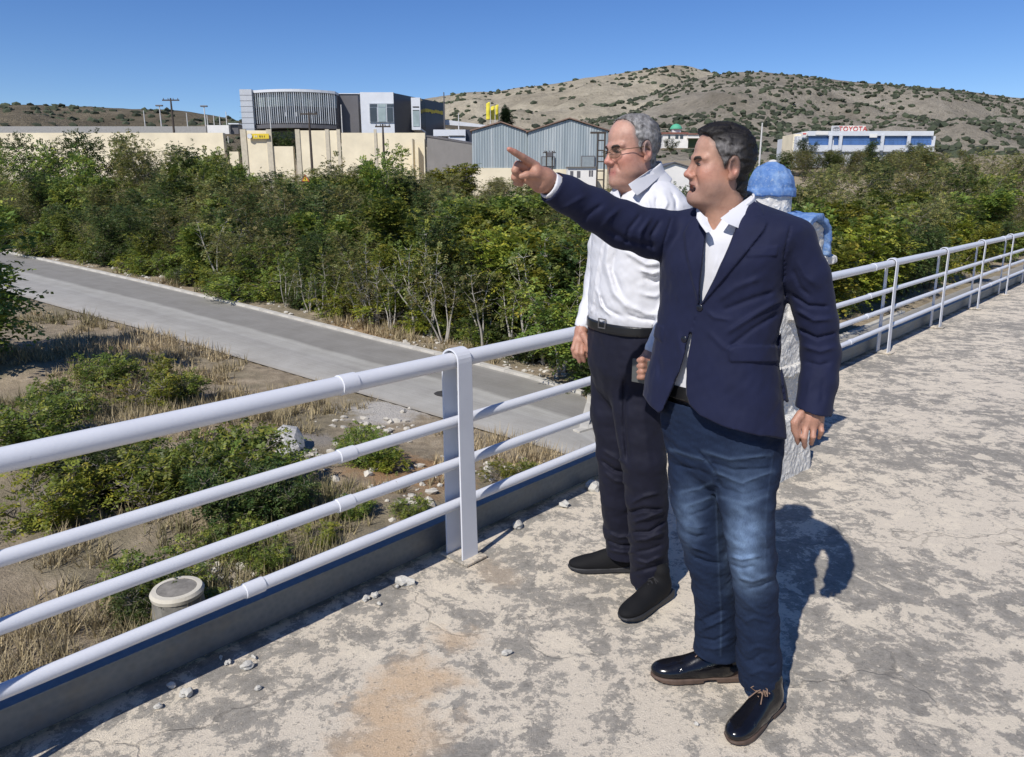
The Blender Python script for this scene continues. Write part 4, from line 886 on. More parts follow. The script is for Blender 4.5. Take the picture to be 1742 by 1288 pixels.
def office():
    root = empty('office_building', tuple(W(580, 232, 150)), 0, 'modern grey office building with curved louvred glass front above the cream wall', 'building')
    Y = 150
    tw = slab(root, 'tower', 407, 152, 434, 234, Y-2, 15, M_clad)
    for k in range(1, 8): slab(tw, 'panel_joint', 407.1, 152+k*9.6, 433.9, 152.4+k*9.6, Y-2.04, .03, M_darkp)
    # curved glass volume
    n = 12; us = np.linspace(434, 576, n+1); bow = lambda u: Y+3.2*((u-500)/75)**2-2.6
    pts = [np.array([xat(u, bow(u)), bow(u)]) for u in us]
    def ring(v0, v1, mat, name, push=0.0, dep=14):
        b = BM()
        poly = [np.array([p[0], p[1]-push, zat(v1, Y)]) for p in pts]+[np.array([pts[-1][0], Y+dep, zat(v1, Y)]), np.array([pts[0][0], Y+dep, zat(v1, Y)])]
        b.prism(poly, (0, 0, zat(v0, Y)-zat(v1, Y))); return b.build(name, mat, root)
    ring(160.5, 213.5, M_darkp, 'core'); ring(155.5, 160, M_clad2, 'roof_edge', .9); ring(214, 220, M_darkp, 'floor_slab', .9); ring(222, 236, M_greyw, 'ground_floor', -2.5)
    for i in range(n):
        for (va, vb, m) in ((163, 183.5, M_glassl), (184.5, 208, M_glassd)):
            a, c = pts[i], pts[i+1]; d = c-a; b = BM(); z0, z1 = zat(vb, Y), zat(va, Y); off = np.array([d[1], -d[0]]); off = off/np.linalg.norm(off); off = off if off[1] < 0 else -off
            q = [a+d*.04+off*.10, c-d*.04+off*.10]; b.prism([(q[0][0], q[0][1], z0), (q[1][0], q[1][1], z0), (q[1][0], q[1][1], z1), (q[0][0], q[0][1], z1)], (0, .06, 0)); b.build('pane', m, root)
    b = BM()
    for k in range(40):
        t = (k+.5)/40; u = 434+142*t; p = np.array([xat(u, bow(u)), bow(u)-.75]); w = .05 if k % 4 else .08; b.box((p[0]-w, p[1]-.12, zat(212, Y)), (p[0]+w, p[1]+.12, zat(161, Y)))
    o = b.build('louvres', M_metal, root); o['kind'] = 'stuff'
    for u in (448, 463, 485, 502): slab(root, 'poster', u, 191, u+4, 198, bow(u)-.25, .05, M_clad2)
    slab(root, 'link_block', 576.2, 160, 612, 236, Y+3, 12, M_darkp); slab(root, 'link_coping', 576.2, 158.6, 612, 159.9, Y+2.8, 12, M_clad2)
    wb = slab(root, 'white_block', 612.2, 157, 672, 240, Y-3, 14, M_clad2)
    wn_ = slab(wb, 'window', 627.5, 175.5, 670, 208, Y-3.25, .2, M_metal)
    for k, (ua, ub) in enumerate(((629, 641.5), (643, 656.5), (658, 669))):
        for (va, vb) in ((177, 182), (183, 207)): slab(wn_, 'pane', ua, va, ub, vb, Y-3.32, .06, M_glassd if k != 1 else M_glassl)
    # block turned away from the sun, its shade put into the navy colour
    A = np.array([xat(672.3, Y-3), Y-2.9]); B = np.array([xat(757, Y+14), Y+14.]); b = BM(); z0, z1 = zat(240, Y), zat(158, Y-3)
    b.prism([(A[0], A[1], z0), (B[0], B[1], z0), (B[0]-9, B[1]+12, z0), (A[0]-.1, A[1]+14, z0)], (0, 0, z1-z0)); b.build('dark_block', M_navyshade, root)
    by = slab(root, 'bay', 699, 166, 716, 221, Y-1.5, 9, M_clad2); slab(by, 'pane', 702, 187, 714, 215, Y-1.58, .06, M_glassl); slab(by, 'vent', 702, 181, 713, 183, Y-1.56, .05, M_dk); slab(by, 'vent', 702, 187, 713, 188, Y-1.62, .05, M_dk)
    x = xat(716, Y-1.5); b = BM(); b.box((x+.02, Y-1.3, zat(219, Y)), (x+.1, Y+7.2, zat(168, Y))); b.build('side_glazing', plain('green_black_glass', (.02, .03, .03), .1), by)
    # yellow lettering on the dark wall, too blurred to read: a row of strokes
    sg = empty('wall_sign', (0, 0, 0)); sg.parent = root; sg.matrix_parent_inverse = root.matrix_basis.inverted(); d = B-A; L = np.linalg.norm(d); d /= L; nn = np.array([d[1], -d[0]])
    b = BM(); r_ = random.Random(3)
    for k in range(9):
        t = .60+.38*k/9; p = A+d*L*t+nn*.06; zc = z1-2.0+.1*r_.uniform(-1, 1); b.obox((p[0], p[1], zc), (d[0]*.34, d[1]*.34, 0), (nn[0]*.05, nn[1]*.05, 0), (0, 0, .34*r_.uniform(.7, 1.1)))
    b.build('sign_letters', M_yel, sg)
    lw = slab(root, 'low_white_block', 737, 220.5, 792, 231.5, 136, 8, M_clad2); slab(lw, 'leg_wall', 763, 231.6, 792, 250, 136.1, 7.5, M_clad2); slab(lw, 'painted_shadow', 764, 230.6, 790, 232.2, 135.9, .1, M_dk); slab(lw, 'dark_side', 792.1, 220.5, 804, 255, 137, 9, M_navyshade)  # dark strip and navy side slab stand in for the block's shade
    b = BM(); Yc = 165; P = [W(752, 203, Yc), W(835, 214, Yc), W(835, 217.5, Yc), W(752, 212, Yc)]; b.prism(P, (0, 10, 0)); b.build('canopy_roof', M_clad2, root)
office()
def cream_wall():
    Y = 138; root = empty('retaining_wall', tuple(W(500, 300, Y)), 0, 'tall cream rendered wall with hedge openings below the office building', 'wall')
    for (a, c, vt) in ((-260, 389.8, 226), (413, 462, 222), (505, 580, 222), (580.2, 726, 226)): slab(root, 'wall_panel', a, vt, c, 345, Y, 1.2, M_cream)
    for (a, c, vt) in ((390, 412.8, 258), (462.2, 504.8, 249)): slab(root, 'low_panel', a, vt, c, 345, Y+.15, 1.0, M_cream)
    for u in (417.5, 461, 509, 559, 578, 640): slab(root, 'pilaster', u, 220, u+.9, 345, Y-.18, .3, plain('grey_cream', (.50, .45, .35), .9))
    for u in (720, 700): slab(root, 'pillar', u, 236, u+5, 345, Y-4, 3, M_cream)
    sg = empty('sign_board', tuple(W(440, 231, Y-.3)), 0, 'long yellow sign board with blue end on the cream wall', 'sign')
    slab(sg, 'board', 421, 227.5, 457.5, 236, Y-.6, .2, M_yel); slab(sg, 'blue_end', 421.2, 227.8, 428, 235.6, Y-.68, .06, M_blu)
    x0, x1, z0, z1 = rect(422.5, 229, 427, 234.5, Y-.72); b = BM(); b.lathe((0, 0, 0), [(.28, 0), (.42, 0), (.42, .05), (.28, .05)], 20); o = b.build('emblem', M_clad2, sg); o.matrix_basis = Matrix.Translation(((x0+x1)/2, Y-.74, (z0+z1)/2)) @ Matrix.Rotation(R(90), 4, 'X'); o.matrix_parent_inverse = sg.matrix_basis.inverted()
    for k, (u, w) in enumerate(((433, 1.5), (436, 1.2), (441, 2.0), (445, 1.4), (449, 1.0))): slab(sg, 'print_mark', u, 230.5, u+w, 233.6, Y-.66, .04, M_dk if k > 1 else M_clad2)
    for (u, vt, w) in ((400, 238, 1.0), (485, 216, 1.3), (472, 226, 1.0)): p = W(u, vt, Y+6); put_tree('dark', p[0], p[1], 7.0, w*.9, z=p[2]-7.0, label='dark green hedge tree behind an opening of the cream wall', group='hedge trees behind the cream wall', var=0)
    # wall running back from the corner, its shade put into the grey colour
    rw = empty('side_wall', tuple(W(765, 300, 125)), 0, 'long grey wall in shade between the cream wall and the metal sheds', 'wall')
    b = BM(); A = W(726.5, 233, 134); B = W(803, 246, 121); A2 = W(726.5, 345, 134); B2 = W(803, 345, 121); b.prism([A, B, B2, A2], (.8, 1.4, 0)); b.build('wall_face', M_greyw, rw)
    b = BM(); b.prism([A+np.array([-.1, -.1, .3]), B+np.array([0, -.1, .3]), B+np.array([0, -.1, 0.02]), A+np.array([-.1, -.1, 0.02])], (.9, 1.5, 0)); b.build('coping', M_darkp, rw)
cream_wall()
def mat_corr():
    t = NT('corrugated_sheet'); co = t.coord(); st = t.noise(t.scalev(co, (1.1, 1.1, .03)), 1.0, 5, .7); s2 = t.noise(t.scalev(co, (4, 4, .15)), 1.0, 4, .7)
    c = t.ramp(st, [(.3, (.24, .29, .31)), (.5, (.33, .375, .39)), (.68, (.47, .50, .50))]); c = t.mix(.5, c, t.ramp(s2, [(.3, (.7, .7, .7)), (.7, (1.15, 1.15, 1.15))]), 'MULTIPLY'); t.base(c); t.rough(.5); t.b.inputs['Metallic'].default_value = .25; return t.m
M_corr = mat_corr()
def shed(u0, ua, u1, v0, va, v1, vb, Y, label, dep=22):
    root = empty('metal_shed', tuple(W((u0+u1)/2, vb+20, Y)), 0, label, 'shed', None)
    x0, xa, x1 = xat(u0, Y), xat(ua, Y), xat(u1, Y); z0, za, z1, zb = zat(v0, Y), zat(va, Y), zat(v1, Y), zat(vb, Y)
    n = int((x1-x0)/.19); V = []; F = []
    for k in range(n+1):
        x = x0+(x1-x0)*k/n; zt = z0+(za-z0)*(x-x0)/(xa-x0) if x < xa else za+(z1-za)*(x-xa)/(x1-xa); y = Y-(.05 if k % 2 else 0); V += [(x, y, zb), (x, y, zt)]
    for k in range(n): F.append((2*k, 2*k+2, 2*k+3, 2*k+1))
    link('corrugated_gable', mesh_np('corrugated_gable', V, np.array(F), False), M_corr, root)
    b = BM()
    for (xa_, za_, xb_, zb_) in ((x0-.3, z0-.05, xa, za+.12), (xa, za+.12, x1+.3, z1-.05)): b.prism([(xa_, Y-.35, za_), (xb_, Y-.35, zb_), (xb_, Y-.35, zb_+.16), (xa_, Y-.35, za_+.16)], (0, dep, 0))
    b.build('roof', plain('rusty_roof', (.20, .13, .10), .8, var=.3, scale=.4), root)
    for xs_, zt in ((x0, z0), (x1-.15, z1)): b = BM(); b.box((xs_, Y+.1, zb-.05), (xs_+.15, Y+dep, zt)); b.build('side_wall', M_corr, root)
    b = BM(); b.box((x0+.02, Y-.2, zat(345, Y)), (x1-.02, Y+dep, zb)); b.build('masonry_base', M_cream, root); return root
s1 = shed(803, 852, 898, 223, 210, 225, 286, 112, 'smaller grey corrugated metal shed with a low gable')
s2 = shed(898.3, 968, 1034, 225, 203.5, 223, 288, 111, 'larger grey corrugated metal shed with a tall gable')
for (ua, ub, va, vb) in ((989, 1012, 265, 285), (921, 944, 266, 284)):
    w = slab(s2, 'window_frame', ua, va, ub, vb, 110.7, .12, M_darkp); slab(w, 'pane', ua+1.5, va+1.5, ub-1.5, vb-1.5, 110.62, .05, plain('dusty_glass', (.24, .27, .28), .4))
an = empty('white_annex', tuple(W(985, 310, 106)), 0, 'low white annex with small windows in front of the tall shed', 'building'); slab(an, 'wall', 966, 285, 1014, 345, 106, 3, M_wht); slab(an, 'roof', 965, 283.6, 1015, 284.9, 105.7, 3.6, M_greyw)
for (ua, ub, va, vb) in ((970, 975, 291, 302), (981.5, 987, 291, 302), (1002, 1004.5, 290, 300), (1006, 1008.5, 290, 300)): slab(an, 'window', ua, va, ub, vb, 105.94, .05, M_darkp)
# ------------------------------------------------------------------ houses on the right
def gable_house():
    Y = 96; root = empty('white_house', tuple(W(1150, 315, Y)), 0, 'small white gabled house with thin dark roof edge among the trees', 'house')
    x0, xa, x1 = xat(1124, Y), xat(1149, Y), xat(1182, Y); z0, za, zb = zat(287, Y), zat(277.5, Y), zat(360, Y); b = BM()
    b.prism([(x0, Y, zb), (x1, Y, zb), (x1, Y, z0), (xa, Y, za), (x0, Y, z0)], (0, 8, 0)); b.build('wall', M_wht, root); b = BM()
    for (a, za_, c, zc) in ((x0-.3, z0-.08, xa, za+.04), (xa, za+.04, x1+.3, z0-.08)): b.prism([(a, Y-.3, za_), (c, Y-.3, zc), (c, Y-.3, zc+.12), (a, Y-.3, za_+.12)], (0, 8.6, 0))
    b.build('roof', M_darkp, root)
gable_house()
def villa():
    Y = 220; root = empty('villa', tuple(W(1150, 248, Y)), 0, 'white villa with red-brown roof and green dome canopy below the hill', 'house')
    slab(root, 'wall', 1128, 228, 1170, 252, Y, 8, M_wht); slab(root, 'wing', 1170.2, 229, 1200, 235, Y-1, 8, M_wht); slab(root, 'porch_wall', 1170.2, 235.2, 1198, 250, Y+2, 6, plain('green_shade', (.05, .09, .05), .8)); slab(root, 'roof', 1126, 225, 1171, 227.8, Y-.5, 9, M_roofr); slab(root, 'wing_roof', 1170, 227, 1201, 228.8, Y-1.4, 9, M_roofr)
    for (a, c) in ((1149, 1154), (1157, 1162), (1137, 1140)): slab(root, 'window', a, 230, c, 236, Y-.1, .08, M_glassd)
    c = W(1150, 220, Y+3); b = BM(); b.lathe(tuple(c), [(1.75, 0), (1.7, .35), (1.3, .95), (.7, 1.35), (.1, 1.5)], 18); b.build('green_canopy', M_green, root, smooth=True)
    b = BM(); b.box((c[0]-1.2, c[1]-1, c[2]-1.2), (c[0]+1.2, c[1]+1, c[2])); b.build('roof_hut', M_wht, root)
villa()
def dealership():
    Y = 250; root = empty('showroom', tuple(W(1430, 258, Y)), 0, 'long white showroom with blue windows and roof sign below the hill', 'building')
    slab(root, 'core', 1356, 231.5, 1585, 285, Y+.6, 18, M_clad2); slab(root, 'fascia', 1374, 223, 1588, 231, Y-.4, 18.8, M_clad2); slab(root, 'sill', 1374, 247, 1588, 258, Y-.1, .6, M_clad2); slab(root, 'end_wall', 1350, 228, 1357, 300, Y+3, 10, M_cream)
    k = 0
    for u in np.arange(1376, 1584, 7.2):
        if 1411 < u+3 < 1418 or 1427 < u+3 < 1434: continue
        for (va, vb) in ((231.8, 238), (238.6, 246.6)): slab(root, 'pane', u, va, u+6.5, vb, Y+.3, .2, M_glassb)
    for u in (1411.5, 1429, 1500, 1545): slab(root, 'column', u, 229, u+2.2, 256, Y-.9, .4, M_clad2)
    slab(root, 'fascia_panel', 1388, 223.6, 1409, 229.4, Y-.6, .15, M_wht); slab(root, 'fascia_panel', 1480, 228, 1492, 234, Y-.62, .15, M_wht)
    sg = slab(root, 'end_sign', 1364, 224.5, 1373.5, 230.5, Y-1, .3, M_wht); slab(sg, 'red_mark', 1366, 226.6, 1371.5, 228.8, Y-1.08, .06, M_red)
    rs = slab(root, 'roof_sign', 1415.5, 214, 1472, 225, Y-.2, .4, M_wht); slab(rs, 'emblem_panel', 1416, 214.5, 1429.5, 224.5, Y-.3, .06, plain('grey_panel', (.5, .5, .52), .5))
    M_sil = plain('silver_emblem', (.30, .30, .31), .4)
    for (rx, rz, dz) in ((1.05, .62, 0), (.35, .60, 0), (.66, .22, .35)):
        b = BM(); c = W(1422.7, 219.5, Y-.4); b.tube([c+np.array([rx*math.cos(a), 0, dz+rz*math.sin(a)]) for a in np.linspace(0, 6.283, 21)], .06, 5); b.build('emblem_ring', M_sil, rs)
    cu = bpy.data.curves.new('letters', 'FONT'); cu.body = 'TOYOTA'; cu.size = 2.05; cu.extrude = .05; cu.align_x = 'CENTER'; cu.space_character = 1.12; to = bpy.data.objects.new('tmp_text', cu); C.objects.link(to)
    dg = bpy.context.evaluated_depsgraph_get(); me = bpy.data.meshes.new_from_object(to.evaluated_get(dg)); bpy.data.objects.remove(to)
    c = W(1450.5, 222.9, Y-.3); co = np.zeros(len(me.vertices)*3); me.vertices.foreach_get('co', co); co = co.reshape(-1, 3); co = np.stack([c[0]+co[:, 0], Y-.34-co[:, 2], c[2]+co[:, 1]], -1); me.vertices.foreach_set('co', co.ravel()); me.materials.clear(); me.update(); link('letters', me, M_red, rs)
dealership()
for (u, Y, vt, h, w) in ((1376, 236, 231, 7, 1.3), (1482, 236, 236, 6, 1.4), (1560, 236, 238, 6, 1.4), (1143, 205, 232, 4, 1.2), (1108, 215, 228, 5, 1.2)):
    p = W(u, vt, Y); put_tree('dark', p[0], p[1], h, w, z=p[2]-h, label='round dark green tree standing in front of the far buildings', group='round trees by the far buildings', var=0)
for k, u in enumerate(np.arange(1338, 1610, 13)):
    p = W(u, 253+3*math.sin(k*2.3), 238+4*math.sin(k*1.7)); h_ = 6.5; put_tree('olive' if k % 3 else 'dark', p[0], p[1], h_, 1.35, z=p[2]-h_, label=('olive green' if k % 3 else 'dark green')+' tree in the row along the foot of the showroom', group=('olive' if k % 3 else 'dark')+' trees along the foot of the showroom')
# ------------------------------------------------------------------ poles, flags, sign, small far things
def pole(u, vt, vb, Y, r, mat, label, arm=0.0, name='utility_pole', cat='pole', group=None, lamp=False):
    a, b_ = W(u, vt, Y), W(u, vb, Y); b_[0] = a[0]; root = empty(name, tuple(b_), 0, label, cat, group); b = BM(); b.tube([b_-np.array([0, 0, 2.]), (a+b_)/2, a], [r*1.25, r*1.1, r*.8], 8); b.build('mast', mat, root, smooth=True)
    if arm:
        b = BM(); z = a[2]-.35; b.box((a[0]-arm, Y-.1, z-.1), (a[0]+arm, Y+.1, z+.1)); b.build('crossarm', mat, root)
        for s_ in (-.85, -.3, .3, .85):
            b = BM(); b.lathe((a[0]+arm*s_, Y, z+.1), [(.05, 0), (.09, .08), (.05, .2), (.07, .26)], 8); b.build('insulator', M_darkp, root)
    if lamp:
        b = BM(); b.box((a[0]-.7, Y-.25, a[2]), (a[0]+.7, Y+.25, a[2]+.28)); b.build('lamp_head', M_darkp, root, bevel=.05)
    return root
pole(290, 167, 220, 140, .17, M_wood, 'tall dark wooden utility pole with crossarm against the sky', 1.5); pole(525, 190, 275, 122, .17, M_wood, 'dark wooden utility pole in front of the cream wall', 1.3); pole(651, 211, 262, 112, .14, M_wood, 'short dark utility pole in front of the white office block', 1.1)
pole(271, 181, 222, 160, .12, M_ppole, 'pale lamp mast with square head beside the dark utility pole', lamp=True, name='lamp_mast'); pole(347, 182, 222, 160, .12, M_ppole, 'pale lamp mast with square head left of the office building', lamp=True, name='lamp_mast')
for (u, vt) in ((317, 192), (363, 196), (373, 197), (384, 190), (352, 196), (244, 188), (458, 180), (580, 178)): pole(u, vt, 226, 158 if u < 400 else 143, .09, M_ppole, 'thin pale pole without lamp near the office building', name='pale_pole', group='thin pale poles')
pole(755, 157, 228, 147, .12, M_darkp, 'thin dark mast at the corner of the office building', name='mast_pole'); pole(1297, 209, 275, 120, .12, M_ppole, 'thin white pole rising from the thicket before the hill', name='pale_pole'); pole(780, 193, 222, 138, .08, M_ppole, 'thin white pole on the low white block', name='pale_pole')
def flags():
    for k, (u, vt) in enumerate(((832.5, 174), (840.5, 180), (847, 178))):
        Y = 132+k; a = W(u+1.6, vt, Y); root = pole(u+1.6, vt-1, 216, Y, .07, M_ppole, 'yellow feather flag on a pale pole behind the small shed', name='flag_pole', cat='flag', group='yellow feather flags')
        z0 = W(u, 204, Y)[2]; n = 12; V = []
        for i in range(n+1):
            t = i/n; z = a[2]-(a[2]-z0)*t; w = .66*(math.sin(min(1, .25+t*8)*1.57)); V += [(a[0]-.05, Y-.06, z), (a[0]-.05-w*.5, Y-.06+.10*math.sin(t*9+k), z), (a[0]-.05-w, Y-.06+.05*math.sin(t*11+k), z)]
        F = [(3*i+j, 3*i+3+j, 3*i+4+j, 3*i+1+j) for i in range(n) for j in (0, 1)]; o = link('cloth', mesh_np('flag_cloth', V, np.array(F)), plain('yellow_cloth', (.72, .62, .05), .7), root); md = o.modifiers.new('thick', 'SOLIDIFY'); md.thickness = .02
flags()
TREES['pine'] = [tree_meshes('q', 171, leafmat='pine', stems=1, spread=.02, crown0=.08, nspr=3600, rad=1.25, npair=4, L=.32, ll=.13, lw=.25, trunk_r=.09)]
p = W(858, 172, 136); put_tree('pine', p[0], p[1], 6.5, 1.0, z=p[2]-6.5, label='dark pointed conifer beside the yellow flags', group='conifer', var=0)
def hpole():
    Y = 92; root = empty('lattice_pole', tuple(W(1022, 335, Y)), 0, 'dark double-legged electricity pole with rungs in front of the tall shed', 'pole'); zt = zat(226, Y); zb = zat(345, Y)-2
    for u in (1017, 1029): b = BM(); b.tube([(xat(u, Y), Y, zb), (xat(u, Y), Y, zt)], .10, 8); b.build('leg', M_wood, root)
    for k, v in enumerate((239, 256, 266, 275, 291, 306)): b = BM(); b.box((xat(1017, Y), Y-.06, zat(v, Y)-.07), (xat(1029, Y), Y+.06, zat(v, Y)+.07)); b.build('rung', M_wood, root)
    b = BM(); b.box((xat(1004, Y), Y-.1, zt-.1), (xat(1031, Y), Y+.1, zt+.12)); b.build('crossarm', M_wood, root)
    root = empty('transformer_pole', tuple(W(935, 330, 98)), 0, 'electricity pole with dark transformer box in front of the sheds', 'pole'); Y = 98
    for u in (930, 940): b = BM(); b.tube([(xat(u, Y), Y, zat(345, Y)), (xat(u, Y), Y, zat(257, Y))], .09, 8); b.build('leg', M_wood, root)
    b = BM(); b.box((xat(931, Y), Y-.4, zat(267, Y)), (xat(940, Y), Y+.4, zat(259, Y))); b.build('transformer', M_darkp, root, bevel=.05); b = BM(); b.box((xat(924, Y), Y-.1, zat(260.5, Y)), (xat(946, Y), Y+.1, zat(259, Y))); b.build('crossarm', M_wood, root)
    for k in range(3): b = BM(); b.tube([(xat(927+8*k, Y), Y-.2, zat(260, Y)), (xat(927+8*k, Y), Y-.2, zat(256.5, Y))], .08, 6); b.build('insulator', M_darkp, root)
hpole()
def road_sign():
    Y = 66; c = W(519.5, 305, Y); root = empty('warning_sign', (c[0], Y, zg(c[0], Y)), 0, 'small yellow and red warning sign on a post amid the thicket', 'sign'); b = BM(); b.tube([(c[0], Y+.06, c[2]-3.2), (c[0], Y+.06, c[2]+.3)], .04, 8); b.build('post', M_metal, root)
    def tri(s_, y, m, nm): b = BM(); b.prism([(c[0]-s_, y, c[2]-s_*.58), (c[0]+s_, y, c[2]-s_*.58), (c[0], y, c[2]+s_*1.15)], (0, .02, 0)); b.build(nm, m, root)
    tri(.34, Y, M_red, 'border'); tri(.24, Y-.024, M_yel, 'face'); b = BM(); b.box((c[0]-.03, Y-.04, c[2]-.07), (c[0]+.03, Y-.027, c[2]+.13)); b.build('symbol', M_dk, root)
road_sign()
lb = empty('low_white_building', tuple(W(378, 222, 150)), 0, 'low white building left of the office tower', 'building'); slab(lb, 'wall', 352, 213, 390, 228, 150, 6, M_wht); slab(lb, 'roof_slab', 388, 209.5, 406, 211.5, 150.5, 6, M_clad2); slab(lb, 'dark_wall', 392, 212, 406, 228, 151, 5, M_darkp)
lf = empty('concrete_parapet', tuple(W(300, 222, 150)), 0, 'long grey concrete parapet beyond the trees at the left', 'wall'); slab(lf, 'parapet', -300, 215, 351, 226, 152, 1, plain('grey_parapet', (.33, .32, .30), .9))
# ------------------------------------------------------------------ people: materials
def mat_skin():
    t = NT('skin'); co = t.coord(); a = t.n('ShaderNodeAttribute', attribute_name='Col')
    n = t.noise(co, 160, 3); n2 = t.noise(co, 30, 4)
    n3 = t.noise(co, 85, 5, .7); c = t.mix(.6, a.outputs['Color'], t.ramp(n2, [(.3, (.80, .72, .70)), (.5, (1.0, 1.0, 1.0)), (.7, (1.14, 1.08, 1.04))]), 'MULTIPLY'); c = t.mix(.5, c, t.ramp(n3, [(.3, (.80, .78, .76)), (.7, (1.15, 1.15, 1.15))]), 'MULTIPLY')
    t.base(c); t.rough(t.ramp(n, [(.3, .38), (.7, .55)])); t.b.inputs['Specular IOR Level'].default_value = .4
    t.b.inputs['Subsurface Weight'].default_value = .06; t.b.inputs['Subsurface Radius'].default_value = (.012, .004, .002)
    t.b.inputs['Subsurface Scale'].default_value = .6
    t.bump(t.math('ADD', t.noise(co, 420, 3), t.math('MULTIPLY', n3, 1.2)), .3, .003); return t.m
def mat_hair():
    t = NT('hair'); co = t.coord(); a = t.n('ShaderNodeAttribute', attribute_name='Col')
    st = t.noise(t.scalev(co, (260, 260, 60)), 1.0, 4, .7)
    t.base(t.mix(.75, a.outputs['Color'], t.ramp(st, [(.3, (.35, .35, .35)), (.65, (1.35, 1.35, 1.35))]), 'MULTIPLY'))
    t.rough(.55); t.b.inputs['Specular IOR Level'].default_value = .3
    t.bump(st, .6, .004); return t.m
def mat_cloth(name, col, rough=.85, weave=900, var=.12, sheen=.0, bump=.15, attr=False, sss=0):
    t = NT(name); co = t.coord(); f = t.noise(co, 14, 4, .6)
    lo = tuple(c*(1-var) for c in col); hi = tuple(min(1, c*(1+var)) for c in col)
    c = t.ramp(f, [(.3, lo), (.7, hi)])
    if attr:
        a = t.n('ShaderNodeAttribute', attribute_name='Col'); c = t.mix(1.0, c, a.outputs['Color'], 'MULTIPLY')
    t.base(c); t.rough(rough); t.b.inputs['Specular IOR Level'].default_value = .25
    t.b.inputs['Sheen Weight'].default_value = sheen
    w1 = t.noise(co, weave, 2); t.bump(w1, bump, .0015); return t.m
def mat_denim():
    t = NT('denim'); co = t.coord(); a = t.n('ShaderNodeAttribute', attribute_name='Col')
    tw = t.noise(t.scalev(co, (700, 700, 90)), 1.0, 3, .7); bl = t.noise(co, 22, 5, .65)
    c = t.mix(.7, a.outputs['Color'], t.ramp(tw, [(.25, (.55, .55, .6)), (.7, (1.4, 1.4, 1.35))]), 'MULTIPLY')
    c = t.mix(.6, c, t.ramp(bl, [(.3, (.6, .62, .68)), (.7, (1.25, 1.25, 1.2))]), 'MULTIPLY')
    t.base(c); t.rough(.88); t.b.inputs['Specular IOR Level'].default_value = .2
    t.bump(tw, .25, .002); return t.m
M_skin = mat_skin(); M_hair = mat_hair(); M_denim = mat_denim()
M_navy = mat_cloth('navy_wool', (.0072, .0100, .034), .8, sheen=.04)
M_white = mat_cloth('white_cotton', (.60, .60, .625), .8, var=.03, bump=.1)
M_trouser = mat_cloth('dark_navy_cotton', (.0070, .0076, .018), .75, var=.15, sheen=.02)
M_knit = mat_cloth('black_mesh_knit', (.006, .006, .007), .8, weave=400, bump=.5)
M_leather = plain('black_leather', (.006, .006, .008), .16, var=.2, scale=20, bump=.06, bscale=60)
M_belt = plain('belt_leather', (.008, .008, .009), .35, var=.2, scale=20)
M_sole = plain('brown_sole', (.085, .055, .04), .7, var=.25, scale=30)
M_blacksole = plain('charcoal_rubber', (.024, .024, .026), .6, var=.2)
M_lace = plain('tan_lace', (.20, .13, .09), .8)
M_greylace = plain('charcoal_lace', (.02, .02, .022), .8)
M_button = plain('dark_button', (.006, .007, .014), .3)
M_steel = plain('buckle_steel', (.35, .35, .36), .3, metal=1.0)
M_brow = plain('brow_hair', (.025, .017, .013), .7)
M_browg = plain('brow_hair_grey', (.045, .037, .032), .7)
M_mouth = plain('mouth_inside', (.05, .012, .012), .5)
M_teeth = plain('teeth', (.55, .5, .42), .3)
def mat_eye():
    t = NT('eye'); co = t.coord(); m = t.n('ShaderNodeSeparateXYZ'); t.l(co, m.inputs[0])
    r = t.math('ABSOLUTE', m.outputs['Y'])
    t.base(t.ramp(r, [(.50, (.02, .012, .008)), (.60, (.13, .10, .09))])); t.rough(.15); return t.m
M_eye = mat_eye()
def mat_lens():
    t = NT('lens_glass'); tr = t.n('ShaderNodeBsdfTransparent'); tr.inputs[0].default_value = (.90, .91, .90, 1)
    gl = t.n('ShaderNodeBsdfGlossy'); gl.inputs['Roughness'].default_value = .03
    mx = t.n('ShaderNodeMixShader'); mx.inputs[0].default_value = .05; t.l(tr.outputs[0], mx.inputs[1]); t.l(gl.outputs[0], mx.inputs[2])
    t.l(mx.outputs[0], t.out.inputs['Surface']); return t.m
M_lens = mat_lens()
M_frame = plain('gold_wire', (.20, .14, .08), .35, metal=.8)

def fwd(yaw): return np.array([-math.sin(yaw), -math.cos(yaw), 0.])
def head_frame(c, yaw, pitch, roll, s):
    f = fwd(yaw); l = np.array([-f[1], f[0], 0]); M = np.stack([f, l, np.array([0, 0, 1.])], -1)
    return Frame(c, M @ roty(-pitch) @ rotx(roll), s)

